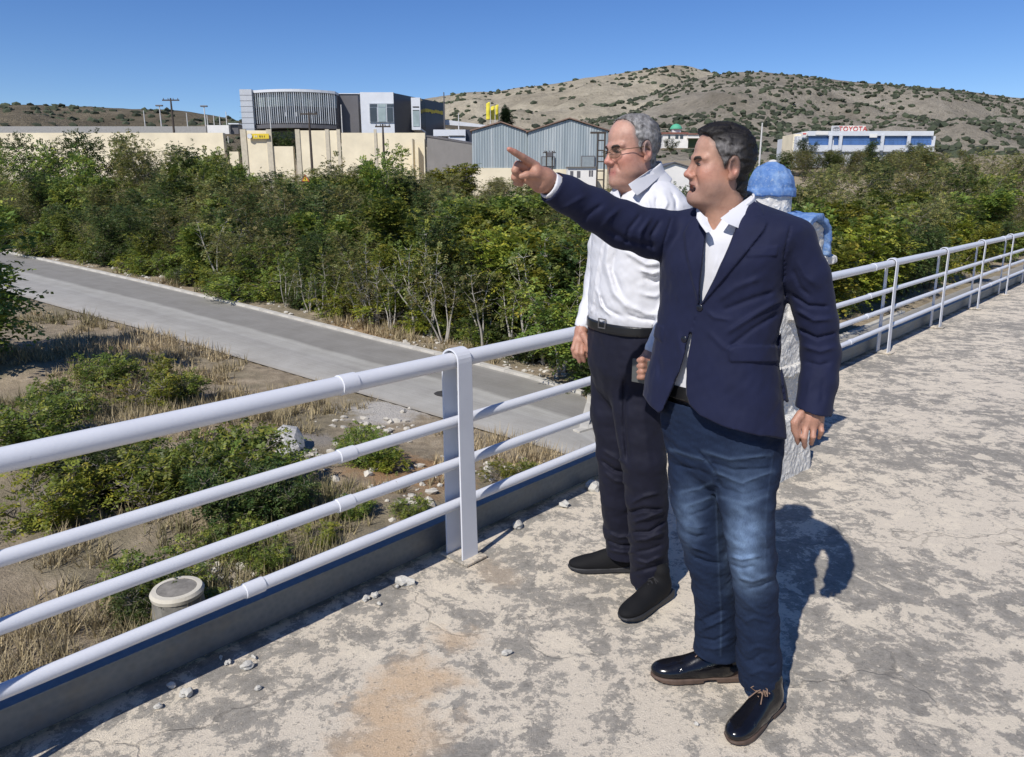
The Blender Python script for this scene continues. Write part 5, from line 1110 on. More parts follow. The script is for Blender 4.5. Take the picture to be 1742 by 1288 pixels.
def head_sdf(V, fr, heavy, mouth):
    e = lambda *a, **k: V.ell(*a, fr=fr, **k); c = lambda *a, **k: V.cone(*a, fr=fr, **k)
    e((-.010, 0, .040), (.088, .073, .083), k=.01)                       # skull
    e((.022, 0, .050), (.062, .062, .066), k=.02)                         # forehead
    e((.030, 0, -.020), (.056, .060+.004*heavy, .075), k=.02)             # face
    e((.028, 0, -.066), (.058, .057+.007*heavy, .036), k=.02)             # jaw
    e((.073, 0, -.094), (.019, .024, .019), k=.02)                        # chin
    for s in (-1, 1):
        e((.050, s*.040, -.022), (.030, .024, .026), k=.02)               # cheek bones
        e((.028, s*.045, -.052), (.034, .019+.004*heavy, .030), k=.02)    # jowls
        c((.085, s*.010, .0225), (.071, s*.046, .0235), .0105, .009, k=.011) # brow ridge
    if heavy:
        e((.030, 0, -.098), (.048, .046, .028), k=.025)                   # double chin
    # neck
    c((-.020, 0, -.045), (-.046, 0, -.19), .053+.004*heavy, .058+.004*heavy, k=.025)
    c((.010, 0, -.085), (-.026, 0, -.19), .028+.012*heavy, .040, k=.03)
    for s in (-1, 1):                                                     # eye sockets, lids
        e((.094, s*.032, .007), (.023, .021, .0125), k=.010, mode='s')
        e((.071, s*.031, .005), (.0135, .0165, .0120), k=.005)
        e((.074, s*.031, -.008), (.008, .015, .005), k=.008)              # bags under the eyes
    # nose
    c((.083, 0, .016), (.0990, 0, -.022), .0080, .0105, k=.010)
    e((.1020, 0, -.0270), (.0125, .0120, .0100), k=.007)
    for s in (-1, 1):
        e((.0890, s*.0140, -.0320), (.0120, .0080, .0080), k=.006)
        e((.0960, s*.0065, -.0385), (.0060, .0035, .0040), k=.002, mode='s')
        c((.083, s*.024, -.034), (.076, s*.034, -.056), .0032, .0012, k=.010, mode='s')   # smile folds
    c((.081, 0, -.041), (.080, 0, -.052), .010, .009, k=.012)             # philtrum
    if mouth == 'open':
        for a, b in (((.068, .029, -.0610), (.0845, .011, -.0540)), ((.0845, .011, -.0540), (.0845, -.011, -.0540)), ((.0845, -.011, -.0540), (.068, -.029, -.0610))):
            c(a, b, .0048, .0052, k=.004)
        for a, b in (((.066, .027, -.0710), (.0805, .011, -.0835)), ((.0805, .011, -.0835), (.0805, -.011, -.0835)), ((.0805, -.011, -.0835), (.066, -.027, -.0710))):
            c(a, b, .0050, .0060, k=.005)
        e((.082, 0, -.0685), (.028, .0265, .0118), k=.003, mode='s')
    else:
        for y0, y1, x0, x1, r0, r1 in ((.028, .012, .0735, .0800, .0025, .0040), (.012, .0, .0800, .0812, .0040, .0044), (.0, -.012, .0812, .0800, .0044, .0040), (-.012, -.028, .0800, .0735, .0040, .0025)):
            c((x0, y0, -.0595), (x1, y1, -.0590), r0, r1, k=.005); c((x0, y0, -.0650), (x1, y1, -.0690), r0, r1*1.15, k=.005)
    for s in (-1, 1):                                                     # ears
        M = rotz(s*.35) @ roty(.18)
        e((-.014, s*.075, .003), (.0215, .0090, .0350), k=.005, M=M)
        e((-.0085, s*.083, .006), (.0120, .0080, .0215), k=.003, mode='s', M=M)
        e((-.0050, s*.075, -.0240), (.0090, .0075, .0110), k=.005)
        e((.004, s*.075, .000), (.0050, .0050, .0070), k=.004)
    # slight asymmetry and skin folds
def head_colour(P, fr, tone, beard, red, prof=None, stub=(.14, .12, .11)):
    x, y, z = fr.to(P[:, 0], P[:, 1], P[:, 2]); c = np.tile(np.array(tone), (len(P), 1))
    def mixc(m, col):
        nonlocal c; c = c*(1-m[:, None])+np.array(col)*m[:, None]
    ball = lambda p, r: np.exp(-(((x-p[0])**2+(np.abs(y)-p[1])**2+(z-p[2])**2)/r**2))
    mixc(red*ball((.065, .045, -.025), .035), (.52, .17, .12))
    mixc(red*1.2*np.clip(ball((.105, 0, -.028), .022), 0, 1), (.56, .19, .15))
    mixc(.5*ball((-.012, .080, .0), .03), (.52, .20, .15))
    mixc(.35*ball((.07, 0, .075), .05), (.58, .36, .28))
    m = beard*sm(-z, .030, .055)*sm(x, -.01, .03)*(1-sm(-z, .105, .13)); mixc(m, (.30, .19, .155))
    lash = np.exp(-(((np.abs(y)-.031)/.017)**2+((z-.008)/.0045)**2))*sm(x, .05, .07); mixc(.55*lash, (.09, .05, .04))
    lip = np.exp(-((z+.064)/.0105)**2)*sm(x, .066, .074)*(1-sm(np.abs(y), .020, .027)); mixc(.75*lip, (.42, .15, .13))
    eye = np.exp(-(((np.abs(y)-.031)/.021)**2+((z-.007)/.012)**2))*sm(x, .05, .07); mixc(.7*eye, (.20, .10, .075))  # shadow under the brows painted into the eye sockets
    if prof is not None:
        dp = polysd(x*1000, z*1000, [(a*1000, b*1000) for a, b in prof])*.001
        m = np.clip(1-dp/.012, 0, 1)*.7*(z > -.12)*(1-sm(-z, -.005, .01)*(x > -.03)); mixc(m, stub)
    return c
def small(name, verts_fn, mat, parent): pass
def ellmesh(name, fr, c, r, mat, parent, M=None, n=14):
    bm = bmesh.new(); bmesh.ops.create_uvsphere(bm, u_segments=n, v_segments=n//2+2, radius=1.0)
    me = bpy.data.meshes.new(name); bm.to_mesh(me); bm.free()
    o = link(name, me, mat, parent, loc=(0, 0, 0), smooth=True)
    Rm = fr.R if M is None else fr.R @ M
    S = np.diag(np.asarray(r)*fr.s); T = np.eye(4); T[:3, :3] = Rm @ S; T[:3, 3] = fr.w(c)
    o.matrix_basis = Matrix(T.tolist()); o.matrix_parent_inverse = parent.matrix_basis.inverted(); return o
def tubef(name, fr, pts, rad, mat, parent, n=8, flat=None):
    b = BM(); P = [fr.w(p) for p in pts]
    b.tube(P, [r*fr.s for r in rad] if hasattr(rad, '__len__') else rad*fr.s, n); return b.build(name, mat, parent, smooth=True)

def make_hair(fr, parent, prof, grow, dark, grey, seed, thin=False):
    c = fr.w((-.02, 0, .03)); h = .0028; r = .16*fr.s
    V = Vol(c-r, c+r, h); e = lambda *a, **k: V.ell(*a, fr=fr, **k)
    e((-.010, 0, .040), (.088+grow, .073+grow*.8, .084+grow*(.7 if thin else 1.25)), k=.01)
    e((.022, 0, .050), (.062+grow*.6, .062+grow*.6, .066+grow*(.5 if thin else 1.2)), k=.02)
    V.cone((-.028, 0, -.045), (-.048, 0, -.12), .053+grow*.6, .053, k=.02, fr=fr)
    if not thin:
        e((.044, 0, .100), (.034, .052, .022), k=.02)                     # quiff over the forehead
    i, P = V.band(.03); x, y, z = fr.to(P[:, 0], P[:, 1], P[:, 2])
    d = np.asarray(V.D[i], float)
    Q = np.stack([x*.5+.2*z, y, z], -1)
    d += .0020*lump(Q, 150, seed)+.0014*lump(Q, 330, seed+1)
    wav = .0012*np.sin(420*y+60*x+4*np.sin(40*z)); d += wav*sm(z, .02, .08)
    jag = .0035*lump(np.stack([x, y, z], -1), 220, seed+2)
    dp = polysd((x+jag)*1000, (z+jag)*1000, [(a*1000, b*1000) for a, b in prof])*.001
    # receding corners: the hairline sits further back at the temples
    d = np.maximum(d, dp*.8*fr.s)
    ear = np.sqrt(((x+.009)/.021)**2+((z-.001)/.037)**2)-1
    d = np.maximum(d, np.where(np.abs(y) > .045, -ear*.018, -1))
    V.D[i] = d.astype(np.float32)
    me, v = V.mesh('hair', 1); x, y, z = fr.to(v[:, 0], v[:, 1], v[:, 2])
    g = np.clip(sm(np.abs(y), .045, .066)*(1-sm(z, .055, .105))*sm(x, -.055, .01)+grey*.0, 0, 1)
    if thin: g = np.clip(.45+.55*sm(np.abs(y), .03, .06)*sm(x, -.07, -.01)-.35*sm(-x, .04, .085), 0, 1)
    g = np.clip(g*(.75+.35*lump(np.stack([x, y, z], -1), 300, 5)), 0, 1)
    col = np.array(dark)*(1-g[:, None])+np.array((.34, .33, .32) if thin else grey_col)*g[:, None]
    set_col(me, col); o = link('hair', me, M_hair, parent, smooth=True)
    # loose short strands break the outline
    r_ = np.random.default_rng(seed); k = r_.choice(len(v), 2600 if not thin else 1800)
    nrm = np.zeros(len(v)*3); me.vertices.foreach_get('normal', nrm); nrm = nrm.reshape(-1, 3)[k]
    p = v[k]; back = fr.R @ np.array([-1, 0, -.25]); d = .22*nrm+.85*back+.35*r_.normal(size=(len(k), 3)); d -= nrm*((d*nrm).sum(1)-.10)[:, None]; d /= np.linalg.norm(d, axis=1)[:, None]
    L = r_.uniform(.005, .012, len(k))[:, None]; sd = np.cross(d, r_.normal(size=(len(k), 3))); sd /= np.linalg.norm(sd, axis=1)[:, None]
    A = p+sd*.0008-nrm*.0015; B = p-sd*.0008-nrm*.0015; Cc = p+d*L
    vv = np.stack([A, B, Cc], 1).reshape(-1, 3); ff = np.arange(len(vv)).reshape(-1, 3)
    m2 = mesh_np('loose_strands', vv, ff); set_col(m2, np.repeat(col[k], 3, 0)); s2 = link('loose_strands', m2, M_hair, o); s2['kind'] = 'stuff'
    return o
grey_col = (.16, .15, .145)

def shoe(parent, toe_px, heel_px, style, length=None):
    t = G(*toe_px); h = G(*heel_px); d = t-h; L = np.linalg.norm(d) if length is None else length; d /= np.linalg.norm(d)
    M = np.stack([d, np.array([-d[1], d[0], 0]), np.array([0, 0, 1.])], -1); fr = Frame(h, M, L/.30)
    lo = np.minimum(t, h)-.09; hi = np.maximum(t, h)+.09; lo[2] = -.02; hi[2] = .16
    outl = [(0, -.028), (.005, -.033), (.05, -.035), (.12, -.036), (.19, -.046), (.235, -.046), (.275, -.034), (.295, -.014), (.30, .004),
            (.292, .022), (.265, .038), (.225, .045), (.17, .042), (.12, .036), (.05, .035), (.005, .033), (0, .028)]
    def psd(X, Y): return polysd(X*np.ones_like(Y), Y*np.ones_like(X), outl)
    # upper
    V = Vol(lo, hi, .0032); e = lambda *a, **k: V.ell(*a, fr=fr, **k); c = lambda *a, **k: V.cone(*a, fr=fr, **k)
    e((.235, -.001, .030), (.062, .041, .025), k=.02); e((.17, 0, .036), (.075, .040, .038), k=.03)
    e((.105, 0, .050), (.075, .037, .052), k=.03); e((.050, 0, .050), (.050, .034, .056), k=.03)
    c((.055, 0, .07), (.06, 0, .125), .034, .036, k=.02)
    if style == 'derby':
        c((.215, -.042, .045), (.200, .0, .066), .0016, .0016, k=.002, mode='s'); c((.200, .0, .066), (.215, .042, .045), .0016, .0016, k=.002, mode='s')
        e((.245, 0, .032), (.050, .036, .024), k=.01)
    V.op(lambda X, Y, Z: .014-Z, lo, hi, .004, 'i', fr)
    me, v = V.mesh('shoe_upper', 1); up = link('shoe_upper', me, M_leather if style == 'derby' else M_knit, parent, smooth=True)
    # sole
    V = Vol(lo, hi, .0030)
    if style == 'derby':
        def f(X, Y, Z):
            d2 = psd(X, Y); dz = np.maximum(Z-.019, -Z)
            arch = np.where((X > .085) & (X < .13), .010-Z, -1)       # raised between heel and ball
            lift = .010*sm(X, .24, .31)-Z
            return np.maximum(np.maximum(np.maximum(d2-.001, dz), arch), lift)
    else:
        def f(X, Y, Z):
            d2 = psd(X, Y); top = .022+.012*sm(-X, -.10, 0)
            lift = .014*sm(X, .22, .31)-Z
            return np.maximum(np.maximum(d2-.002+.05*np.abs(Z-.015)*.2, np.maximum(Z-top, -Z)), lift)
    V.op(f, lo, hi, 0, 'u', fr)
    me, v = V.mesh('sole', 1); so = link('sole', me, M_sole if style == 'derby' else M_blacksole, parent, smooth=True)
    # laces
    b = BM(); rr = np.random.default_rng(3)
    for q in range(5):
        x = .172-.017*q; z = .076+.0080*q; w = .016+.001*q
        P = [fr.w((x+.006, -w, z-.010)), fr.w((x, 0, z+.004)), fr.w((x-.004, w, z-.010))]; b.tube(P, .0021*fr.s, 6)
        P = [fr.w((x-.008, -w, z-.006)), fr.w((x, 0, z+.005)), fr.w((x+.008, w, z-.012))]; b.tube(P, .0021*fr.s, 6)
    if style == 'derby':
        for s in (-1, 1):
            P = [fr.w(p) for p in ((.10, 0, .112), (.118, s*.018, .124), (.135, s*.030, .112), (.125, s*.018, .100), (.108, s*.003, .108))]; b.tube(P, .0019*fr.s, 6)
            P = [fr.w(p) for p in ((.104, 0, .112), (.135, s*.012, .104), (.160, s*.022, .090))]; b.tube(P, .0019*fr.s, 6)
    b.build('laces', M_lace if style == 'derby' else M_greylace, up, smooth=True)
    return up

def zaxis(fine, lo, hi, f=.0033, c=.014):
    z = [lo]
    while z[-1] < hi:
        s = f if any(a-.01 < z[-1] < b+.01 for a, b in fine) else c; z.append(z[-1]+s)
    return np.array(z)
def rows_from(spec, yaw, ratio, grow=0.0):
    """spec rows: (v, left px, right px, Y [,ratio]) seen outline of a trunk -> loft rows"""
    out = []
    for r in spec:
        v, ul, ur, Y = r[:4]; rt = r[4] if len(r) > 4 else ratio
        a = W(ul, v, Y); b = W(ur, v, Y); c = (a+b)/2; w = np.linalg.norm(b-a)/2
        rel = yaw-math.atan2(c[0], c[1]); aa = w/math.sqrt(math.cos(rel)**2+(rt*math.sin(rel))**2)
        out.append((c[2], c[0], c[1], aa+grow, aa*rt+grow, yaw))
    return out
def pxchain(V, rows, k=.012, grow=0.0):
    """rows: (u, v, Y, radius px)"""
    P = [W(*r[:3]) for r in rows]; V.chain(P, [r[3]*mpp(p)+grow for r, p in zip(rows, P)], k)

def wing(parent, pts, th=.0045):
    b = BM(); P = [W(*p) for p in pts]; c = np.mean(P, 0); n = np.array([0., 1., .25]); n /= np.linalg.norm(n)
    b.prism(P, n*th); o = b.build('collar_wing', M_white, parent, bevel=.0016, smooth=True); return o
# ================================================================== man in the navy blazer, pointing
PROF_A = [(.075, .096), (.064, .088), (.050, .070), (.040, .044), (.022, .020), (.013, -.012), (.004, -.014), (-.010, .01), (-.022, .0), (-.032, -.03),
          (-.040, -.066), (-.060, -.076), (-.14, -.085), (-.14, .2), (.10, .2), (.092, .110)]
def man_blazer():
    root = empty('person', (.72, 2.06, 0), 0, 'man in navy blazer and blue jeans pointing with his outstretched arm', 'person')
    yaw = R(44)
    # ---- skin: head, neck, hands and the body under the clothes, one surface
    hy = 2.07; hc = W(1226, 286, hy)
    fr = head_frame(hc, R(84), R(4), R(-2), .875)
    fine = [(1.36, 1.75), (.66, .83)]
    V = Vol((-.06, 1.74, .05), (1.06, 2.34, 1.76), .0034, zs=zaxis(fine, .05, 1.76))
    head_sdf(V, fr, .35, 'open')
    torso = [(370, 1200, 1275, 2.10), (400, 1172, 1300, 2.10), (450, 1165, 1305, 2.09), (550, 1150, 1310, 2.08), (650, 1145, 1315, 2.08), (760, 1150, 1315, 2.08), (800, 1165, 1300, 2.08)]
    V.loft(rows_from(torso, yaw, .66), k=.03)
    RA = [(1160, 405, 2.16, 24), (1060, 383, 2.12, 26), (1005, 352, 2.07, 22), (948, 316, 2.01, 16)]
    LA = [(1345, 425, 2.0, 20), (1394, 575, 1.99, 17), (1385, 680, 1.94, 17), (1380, 705, 1.93, 19)]
    pxchain(V, RA); pxchain(V, LA)
    pxchain(V, [(1190, 770, 2.12, 32), (1194, 900, 2.085, 20), (1214, 1010, 2.11, 18), (1220, 1115, 2.13, 17)])
    pxchain(V, [(1276, 770, 2.03, 32), (1275, 900, 1.96, 22), (1286, 1020, 1.97, 18), (1294, 1160, 1.99, 16)])
    # pointing hand (his right)
    def f(rows, k=.0035):
        pxchain(V, rows, k)
    f([(946, 314, 2.010, 15.5), (928, 302, 1.985, 15), (912, 293, 1.965, 13)], .012)
    f([(940, 318, 2.010, 13.5), (918, 314, 1.985, 12.5), (898, 304, 1.972, 9)], .012)
    f([(925, 308, 1.995, 14), (905, 300, 1.975, 11)], .012)
    f([(912, 283, 1.972, 8.2), (889, 267.5, 1.940, 6.4), (875, 259, 1.925, 5.7), (866, 254, 1.916, 4.6)], .0022)      # index
    f([(903, 288, 1.978, 7.8), (881, 280, 1.955, 6.8), (876, 290, 1.948, 6.4), (884, 297, 1.958, 5.8)], .0022)       # middle, curled
    f([(899, 297, 1.982, 7.5), (878, 292, 1.965, 6.4), (875, 302, 1.958, 6.0), (884, 306, 1.966, 5.3)], .0022)       # ring
    f([(900, 306, 1.988, 7.2), (882, 303, 1.975, 5.8), (878, 311, 1.970, 5.4), (887, 313, 1.976, 4.9)], .0022)       # little
    f([(930, 306, 1.982, 9.5), (911, 297, 1.955, 7.6), (896, 297.5, 1.942, 6.4), (887, 300, 1.938, 5.2)], .003)     # thumb
    # hanging hand (his left)
    f([(1382, 694, 1.93, 18), (1379, 708, 1.925, 19)], .012)
    f([(1365, 716, 1.913, 9.5), (1380, 719, 1.915, 9.5), (1394, 717, 1.925, 8.5)], .010)
    f([(1362, 718, 1.910, 6.2), (1355, 738, 1.896, 5.6), (1357, 753, 1.910, 4.5)], .0015)
    f([(1373, 720, 1.910, 6.2), (1368, 745, 1.890, 5.7), (1369, 761, 1.908, 4.6)], .0015)
    f([(1385, 720, 1.914, 6.0), (1383, 743, 1.894, 5.4), (1380, 755, 1.914, 4.5)], .0015)
    f([(1396, 716, 1.922, 5.6), (1398, 734, 1.904, 4.9), (1393, 745, 1.922, 4.0)], .0015)
    f([(1362, 705, 1.905, 8.5), (1352, 718, 1.895, 6.8), (1351, 733, 1.90, 5.6)], .005)
    me, v = V.mesh('body', 1); u_, v_, _ = proj(v)
    col = head_colour(v, fr, (.40, .228, .160), .50, .35, PROF_A, (.10, .075, .065))
    x, y, z = fr.to(v[:, 0], v[:, 1], v[:, 2]); hand = (z < -.32) | (u_ < 1000)
    tip = np.exp(-(np.hypot(u_-866, v_-254)/9)**2); col[hand] = np.array((.40, .212, .148)); col = col*(1-.4*tip[:, None])+np.array((.6, .2, .16))*.4*tip[:, None]
    set_col(me, col); body = link('body', me, M_skin, root, smooth=True)
    # face parts
    for s in (-1, 1):
        ellmesh('eye', fr, (.0810, s*.0310, .0035), (.0046, .0130, .0040), M_eye, root)
        tubef('eyelid', fr, [(.0760, s*.0175, .004), (.0860, s*.026, .0080), (.0845, s*.035, .0080), (.0740, s*.046, .0030)], [.0012, .0020, .0020, .0012], M_brow, root)
        tubef('eyebrow', fr, [(.0905, s*.013, .0195), (.0910, s*.024, .0235), (.0855, s*.037, .0255), (.0720, s*.0490, .0205)], [.0036, .0048, .0042, .0020], M_brow, root)
    ellmesh('mouth', fr, (.064, 0, -.0685), (.011, .022, .012), M_mouth, root)
    ellmesh('teeth', fr, (.0720, 0, -.0605), (.0065, .0165, .0030), M_teeth, root)
    make_hair(fr, root, PROF_A, .0070, (.011, .009, .008), 0, 11)
    # ---- shirt
    S = Vol((.34, 1.80, .86), (1.0, 2.36, 1.60), .0045)
    sh_t = [(352, 1190, 1282, 2.09, .8), (372, 1170, 1308, 2.09, .68), (400, 1149, 1324, 2.09), (450, 1145, 1322, 2.08), (520, 1140, 1316, 2.08), (560, 1132, 1314, 2.08), (600, 1128, 1314, 2.08), (655, 1124, 1316, 2.08), (662, 1124, 1316, 2.08)]
    S.loft(rows_from(sh_t, yaw, .72, -.004), k=.02)
    ncl = W(1236, 352, 2.08)
    cutpoly(S, [(1198, 350), (1236, 356), (1230, 370), (1214, 394), (1206, 380)], lambda P: (P-ncl) @ fwd(yaw) > .02)
    S.chain([ncl+np.array([0, 0, .12]), ncl-np.array([0, 0, .02])], [.058, .058], k=.004, mode='s')
    strokes(S, [([(1213, 398), (1203, 450), (1190, 520)], 4, .002), ([(1222, 430), (1208, 480)], 6, .003), ([(1232, 420), (1215, 470)], 5, -.003)])
    me, v = S.mesh('shirt', 1); link('shirt', me, M_white, root, smooth=True)
    # collar
    fc = Frame(W(1240, 352, 2.085), np.stack([fwd(R(52)), np.array([-fwd(R(52))[1], fwd(R(52))[0], 0]), np.array([0, 0, 1.])], -1) @ roty(R(24)), 1.0)
    K = Vol(fc.c-.14, fc.c+.14, .0030)
    def col_f(X, Y, Z):
        r = np.sqrt((X*.93)**2+(Y*1.0)**2); rr = .066+.10*np.maximum(-Z, 0)+.3*np.maximum(-Z-.015, 0)
        d = np.abs(r-rr)-.0032; return np.maximum(d, np.maximum(Z-.016, -.046-.030*np.clip(X/.06, 0, 1)-Z))
    K.op(col_f, fc.c-.14, fc.c+.14, 0, 'u', fc)
    cutpoly(K, [(1196, 330), (1236, 330), (1240, 362), (1215, 392), (1208, 410), (1204, 390), (1196, 372)], lambda P: (P-fc.c) @ fwd(yaw) > .0)
    me, v = K.mesh('collar', 1); link('collar', me, M_white, root, smooth=True)
    wing(root, [(1279, 333, 2.075), (1262, 345, 2.02), (1245, 358, 1.985), (1226, 372, 1.962), (1239, 381, 1.955), (1256, 388, 1.957), (1272, 366, 1.985), (1288, 346, 2.04)])
    wing(root, [(1186, 362, 2.03), (1192, 361, 2.01), (1200, 369, 1.985), (1207, 381, 1.972), (1210, 394, 1.968), (1201, 396, 1.972), (1192, 383, 1.985), (1185, 372, 2.01)])
    # ---- blazer
    J = Vol((.0, 1.74, .72), (1.09, 2.40, 1.66), .0035)
    jt = [(338, 1214, 1276, 2.12, .8), (352, 1188, 1300, 2.11, .70), (364, 1160, 1345, 2.10, .58), (378, 1142, 1372, 2.09, .56), (400, 1131, 1368, 2.09, .60), (425, 1128, 1350, 2.08, .68), (450, 1126, 1338, 2.08), (520, 1125, 1325, 2.08), (560, 1120, 1319, 2.08),
          (600, 1113, 1319, 2.08), (650, 1101, 1325, 2.08, .74), (700, 1094, 1335, 2.075, .72), (760, 1090, 1343, 2.07, .70)]
    J.loft(rows_from(jt, yaw, .74), k=.02)
    ra = [(1158, 402, 2.17, 42), (1112, 398, 2.145, 40), (1060, 383, 2.11, 38), (1010, 357, 2.07, 34), (965, 331, 2.03, 29), (940, 318, 2.005, 27)]
    la = [(1350, 421, 1.99, 40), (1371, 470, 1.985, 38), (1391, 550, 1.985, 33), (1396, 600, 1.98, 31.5), (1393, 650, 1.955, 30), (1382, 704, 1.93, 30.5)]
    pxchain(J, ra, .018); pxchain(J, la, .012)
    # trim sleeves at the cuffs, hem and front opening
    pa = W(938, 317, 2.003); na = W(938, 317, 2.003)-W(990, 347, 2.053); na /= np.linalg.norm(na)
    J.op(lambda X, Y, Z: (X-pa[0])*na[0]+(Y-pa[1])*na[1]+(Z-pa[2])*na[2], (-.1, 1.7, 1.2), (.30, 2.3, 1.68), 0, 'i')
    pb = W(1381, 699, 1.93); nb = np.array([-.22, 0, -1.]); nb /= np.linalg.norm(nb)
    J.op(lambda X, Y, Z: (X-pb[0])*nb[0]+(Y-pb[1])*nb[1]+(Z-pb[2])*nb[2], pb-np.array([.062, .14, .22]), pb+np.array([.12, .14, .10]), 0, 'i')
    # hollow at the cuffs so that hands and shirt cuffs sit inside
    J.chain([W(928, 311, 1.992), W(952, 325, 2.015)], [24*mpp(pa), 23*mpp(pa)], 0, 's')
    J.chain([W(1381, 712, 1.93), W(1384, 692, 1.936)], [28*mpp(pb), 26*mpp(pb)], 0, 's')
    ctr = W(1235, 500, 2.09); fw = fwd(yaw)
    front = lambda P: (P-ctr) @ fw > -.02
    cutpoly(J, [(1040, 655), (1088, 664), (1104, 688), (1121, 703), (1128, 697), (1145, 655), (1162, 608), (1173, 566), (1177, 566), (1168, 625), (1167, 672), (1172, 689), (1190, 705), (1230, 725), (1290, 742), (1340, 748), (1348, 742), (1420, 742), (1420, 960), (1000, 960)],
            lambda P: (proj(P)[0] < 1352) | (P[:, 2] < .70), w=.3)
    cutpoly(J, [(1190, 330), (1272, 330), (1280, 338), (1262, 368), (1240, 420), (1218, 470), (1197, 512), (1189, 520), (1190, 480), (1196, 430), (1200, 392), (1193, 366)], front, w=.3)
    nk = W(1240, 345, 2.10); J.chain([nk+np.array([0, 0, .15]), nk-np.array([0, 0, .03])], [.068, .066], 0, 's')
    # lapels, pockets, seams
    patches(J, [([(1280, 338), (1296, 352), (1300, 366), (1286, 367), (1306, 378), (1300, 392), (1268, 432), (1226, 482), (1196, 516), (1190, 519), (1197, 511), (1218, 469), (1240, 419), (1262, 367)], .0085),
                ([(1194, 366), (1200, 392), (1196, 430), (1190, 480), (1188, 518), (1178, 480), (1166, 425), (1164, 395), (1178, 370)], .007),
                ([(1240, 588), (1326, 589), (1326, 617), (1242, 616), (1239, 605)], .006), ([(1108, 548), (1128, 556), (1126, 582), (1108, 570)], .004),
                ([(1268, 423), (1324, 418), (1322, 436), (1270, 437)], .003)], .8)
    strokes(J, [(q_, w_*.85, h_*1.25) for q_, w_, h_ in [([(1345, 385), (1334, 430), (1332, 480), (1336, 505)], 2.2, -.005),                    # armhole seam
                ([(1142, 372), (1130, 410), (1124, 440)], 2.5, -.004),
                ([(1340, 520), (1322, 580), (1330, 660), (1342, 740)], 4, -.006),
                ([(1188, 522), (1178, 560)], 1.5, -.004),
                # drag folds from the button to the armpit
                ([(1330, 510), (1285, 535), (1230, 570)], 7, .007), ([(1326, 532), (1280, 560), (1235, 595)], 6, -.006),
                ([(1322, 495), (1270, 512), (1225, 530)], 7, -.006), ([(1300, 470), (1250, 490), (1215, 515)], 8, .005),
                ([(1245, 545), (1215, 540), (1200, 528)], 5, .005), ([(1200, 560), (1230, 590), (1250, 600)], 7, .004),
                ([(1150, 560), (1160, 600), (1150, 650)], 9, .005), ([(1120, 600), (1125, 650)], 8, -.005),
                # left sleeve creases
                ([(1345, 500), (1375, 520), (1412, 522)], 5, -.008), ([(1350, 525), (1385, 545), (1420, 542)], 6, .008), ([(1358, 560), (1390, 575), (1424, 566)], 4.5, -.009),
                ([(1362, 588), (1395, 598), (1424, 590)], 6, .007), ([(1368, 615), (1395, 622), (1415, 615)], 5, -.006), ([(1355, 440), (1370, 470), (1395, 490)], 8, .006),
                ([(1348, 455), (1362, 490), (1380, 505)], 5, -.006), ([(1380, 640), (1372, 680)], 8, .004), ([(1400, 640), (1398, 690)], 6, -.003),
                # right sleeve creases
                ([(1125, 372), (1108, 400), (1112, 430)], 5, -.007), ([(1110, 366), (1090, 395), (1088, 425)], 6, .007), ([(1092, 362), (1070, 390), (1062, 418)], 5, -.006),
                ([(1060, 350), (1035, 372), (1020, 398)], 7, .005), ([(1030, 345), (1000, 365), (985, 380)], 6, -.005), ([(1000, 330), (975, 345), (955, 358)], 6, .004),
                ([(1120, 420), (1070, 410), (1020, 385)], 8, -.006)]])
    wob(J, 38, .0016, 21); wob(J, 90, .0007, 22); wob(J, 190, .0004, 23)
    me, v = J.mesh('blazer', 1); bl = link('blazer', me, M_navy, root, smooth=True)
    for (u, vv, y) in ((1189, 522, 0), (1160, 575, 0), (1250, 360, 1)):
        if y: continue
        # find the blazer surface under the pixel
        d2 = np.hypot(*(np.stack(proj(v)[:2])-np.array([[u], [vv]]))); c_ = np.argsort(d2)[:60]; c_ = c_[np.argmin(v[c_, 1])]; p = v[c_]
        ellmesh('button', Frame(p+fw*.002, np.stack([fw, np.array([-fw[1], fw[0], 0]), np.array([0, 0, 1.])], -1)), (0, 0, 0), (.0028, .0095, .0095), M_button, bl)
    # shirt cuff of the raised arm
    K = Vol(pa-.1, pa+.1, .0026); q = W(933, 314, 1.998)
    K.chain([W(928, 311, 1.992), W(970, 336, 2.035)], [22.8*mpp(pa), 22.8*mpp(pa)], 0)
    K.chain([W(898, 294, 1.962), W(975, 339, 2.04)], [17.5*mpp(pa), 18*mpp(pa)], 0, 's')
    nq = na; K.op(lambda X, Y, Z: (X-q[0])*nq[0]+(Y-q[1])*nq[1]+(Z-q[2])*nq[2], pa-.09, pa+.09, 0, 'i')
    me, v = K.mesh('shirt_cuff', 1); link('shirt_cuff', me, M_white, root, smooth=True)
    # ---- jeans
    D = Vol((.36, 1.72, .02), (.98, 2.32, .96), .0038)
    D.loft(rows_from([(648, 1128, 1316, 2.08), (700, 1126, 1320, 2.08), (740, 1128, 1324, 2.08), (780, 1136, 1320, 2.08), (810, 1160, 1300, 2.07), (830, 1190, 1270, 2.07)], yaw, .70), k=.03)
    pxchain(D, [(1190, 745, 2.13, 54), (1186, 800, 2.12, 47), (1185, 850, 2.10, 41), (1192, 900, 2.08, 37.5), (1204, 950, 2.085, 36), (1213, 1000, 2.10, 34), (1220, 1060, 2.12, 35.5), (1219, 1106, 2.13, 37), (1219, 1116, 2.13, 36)], .014)
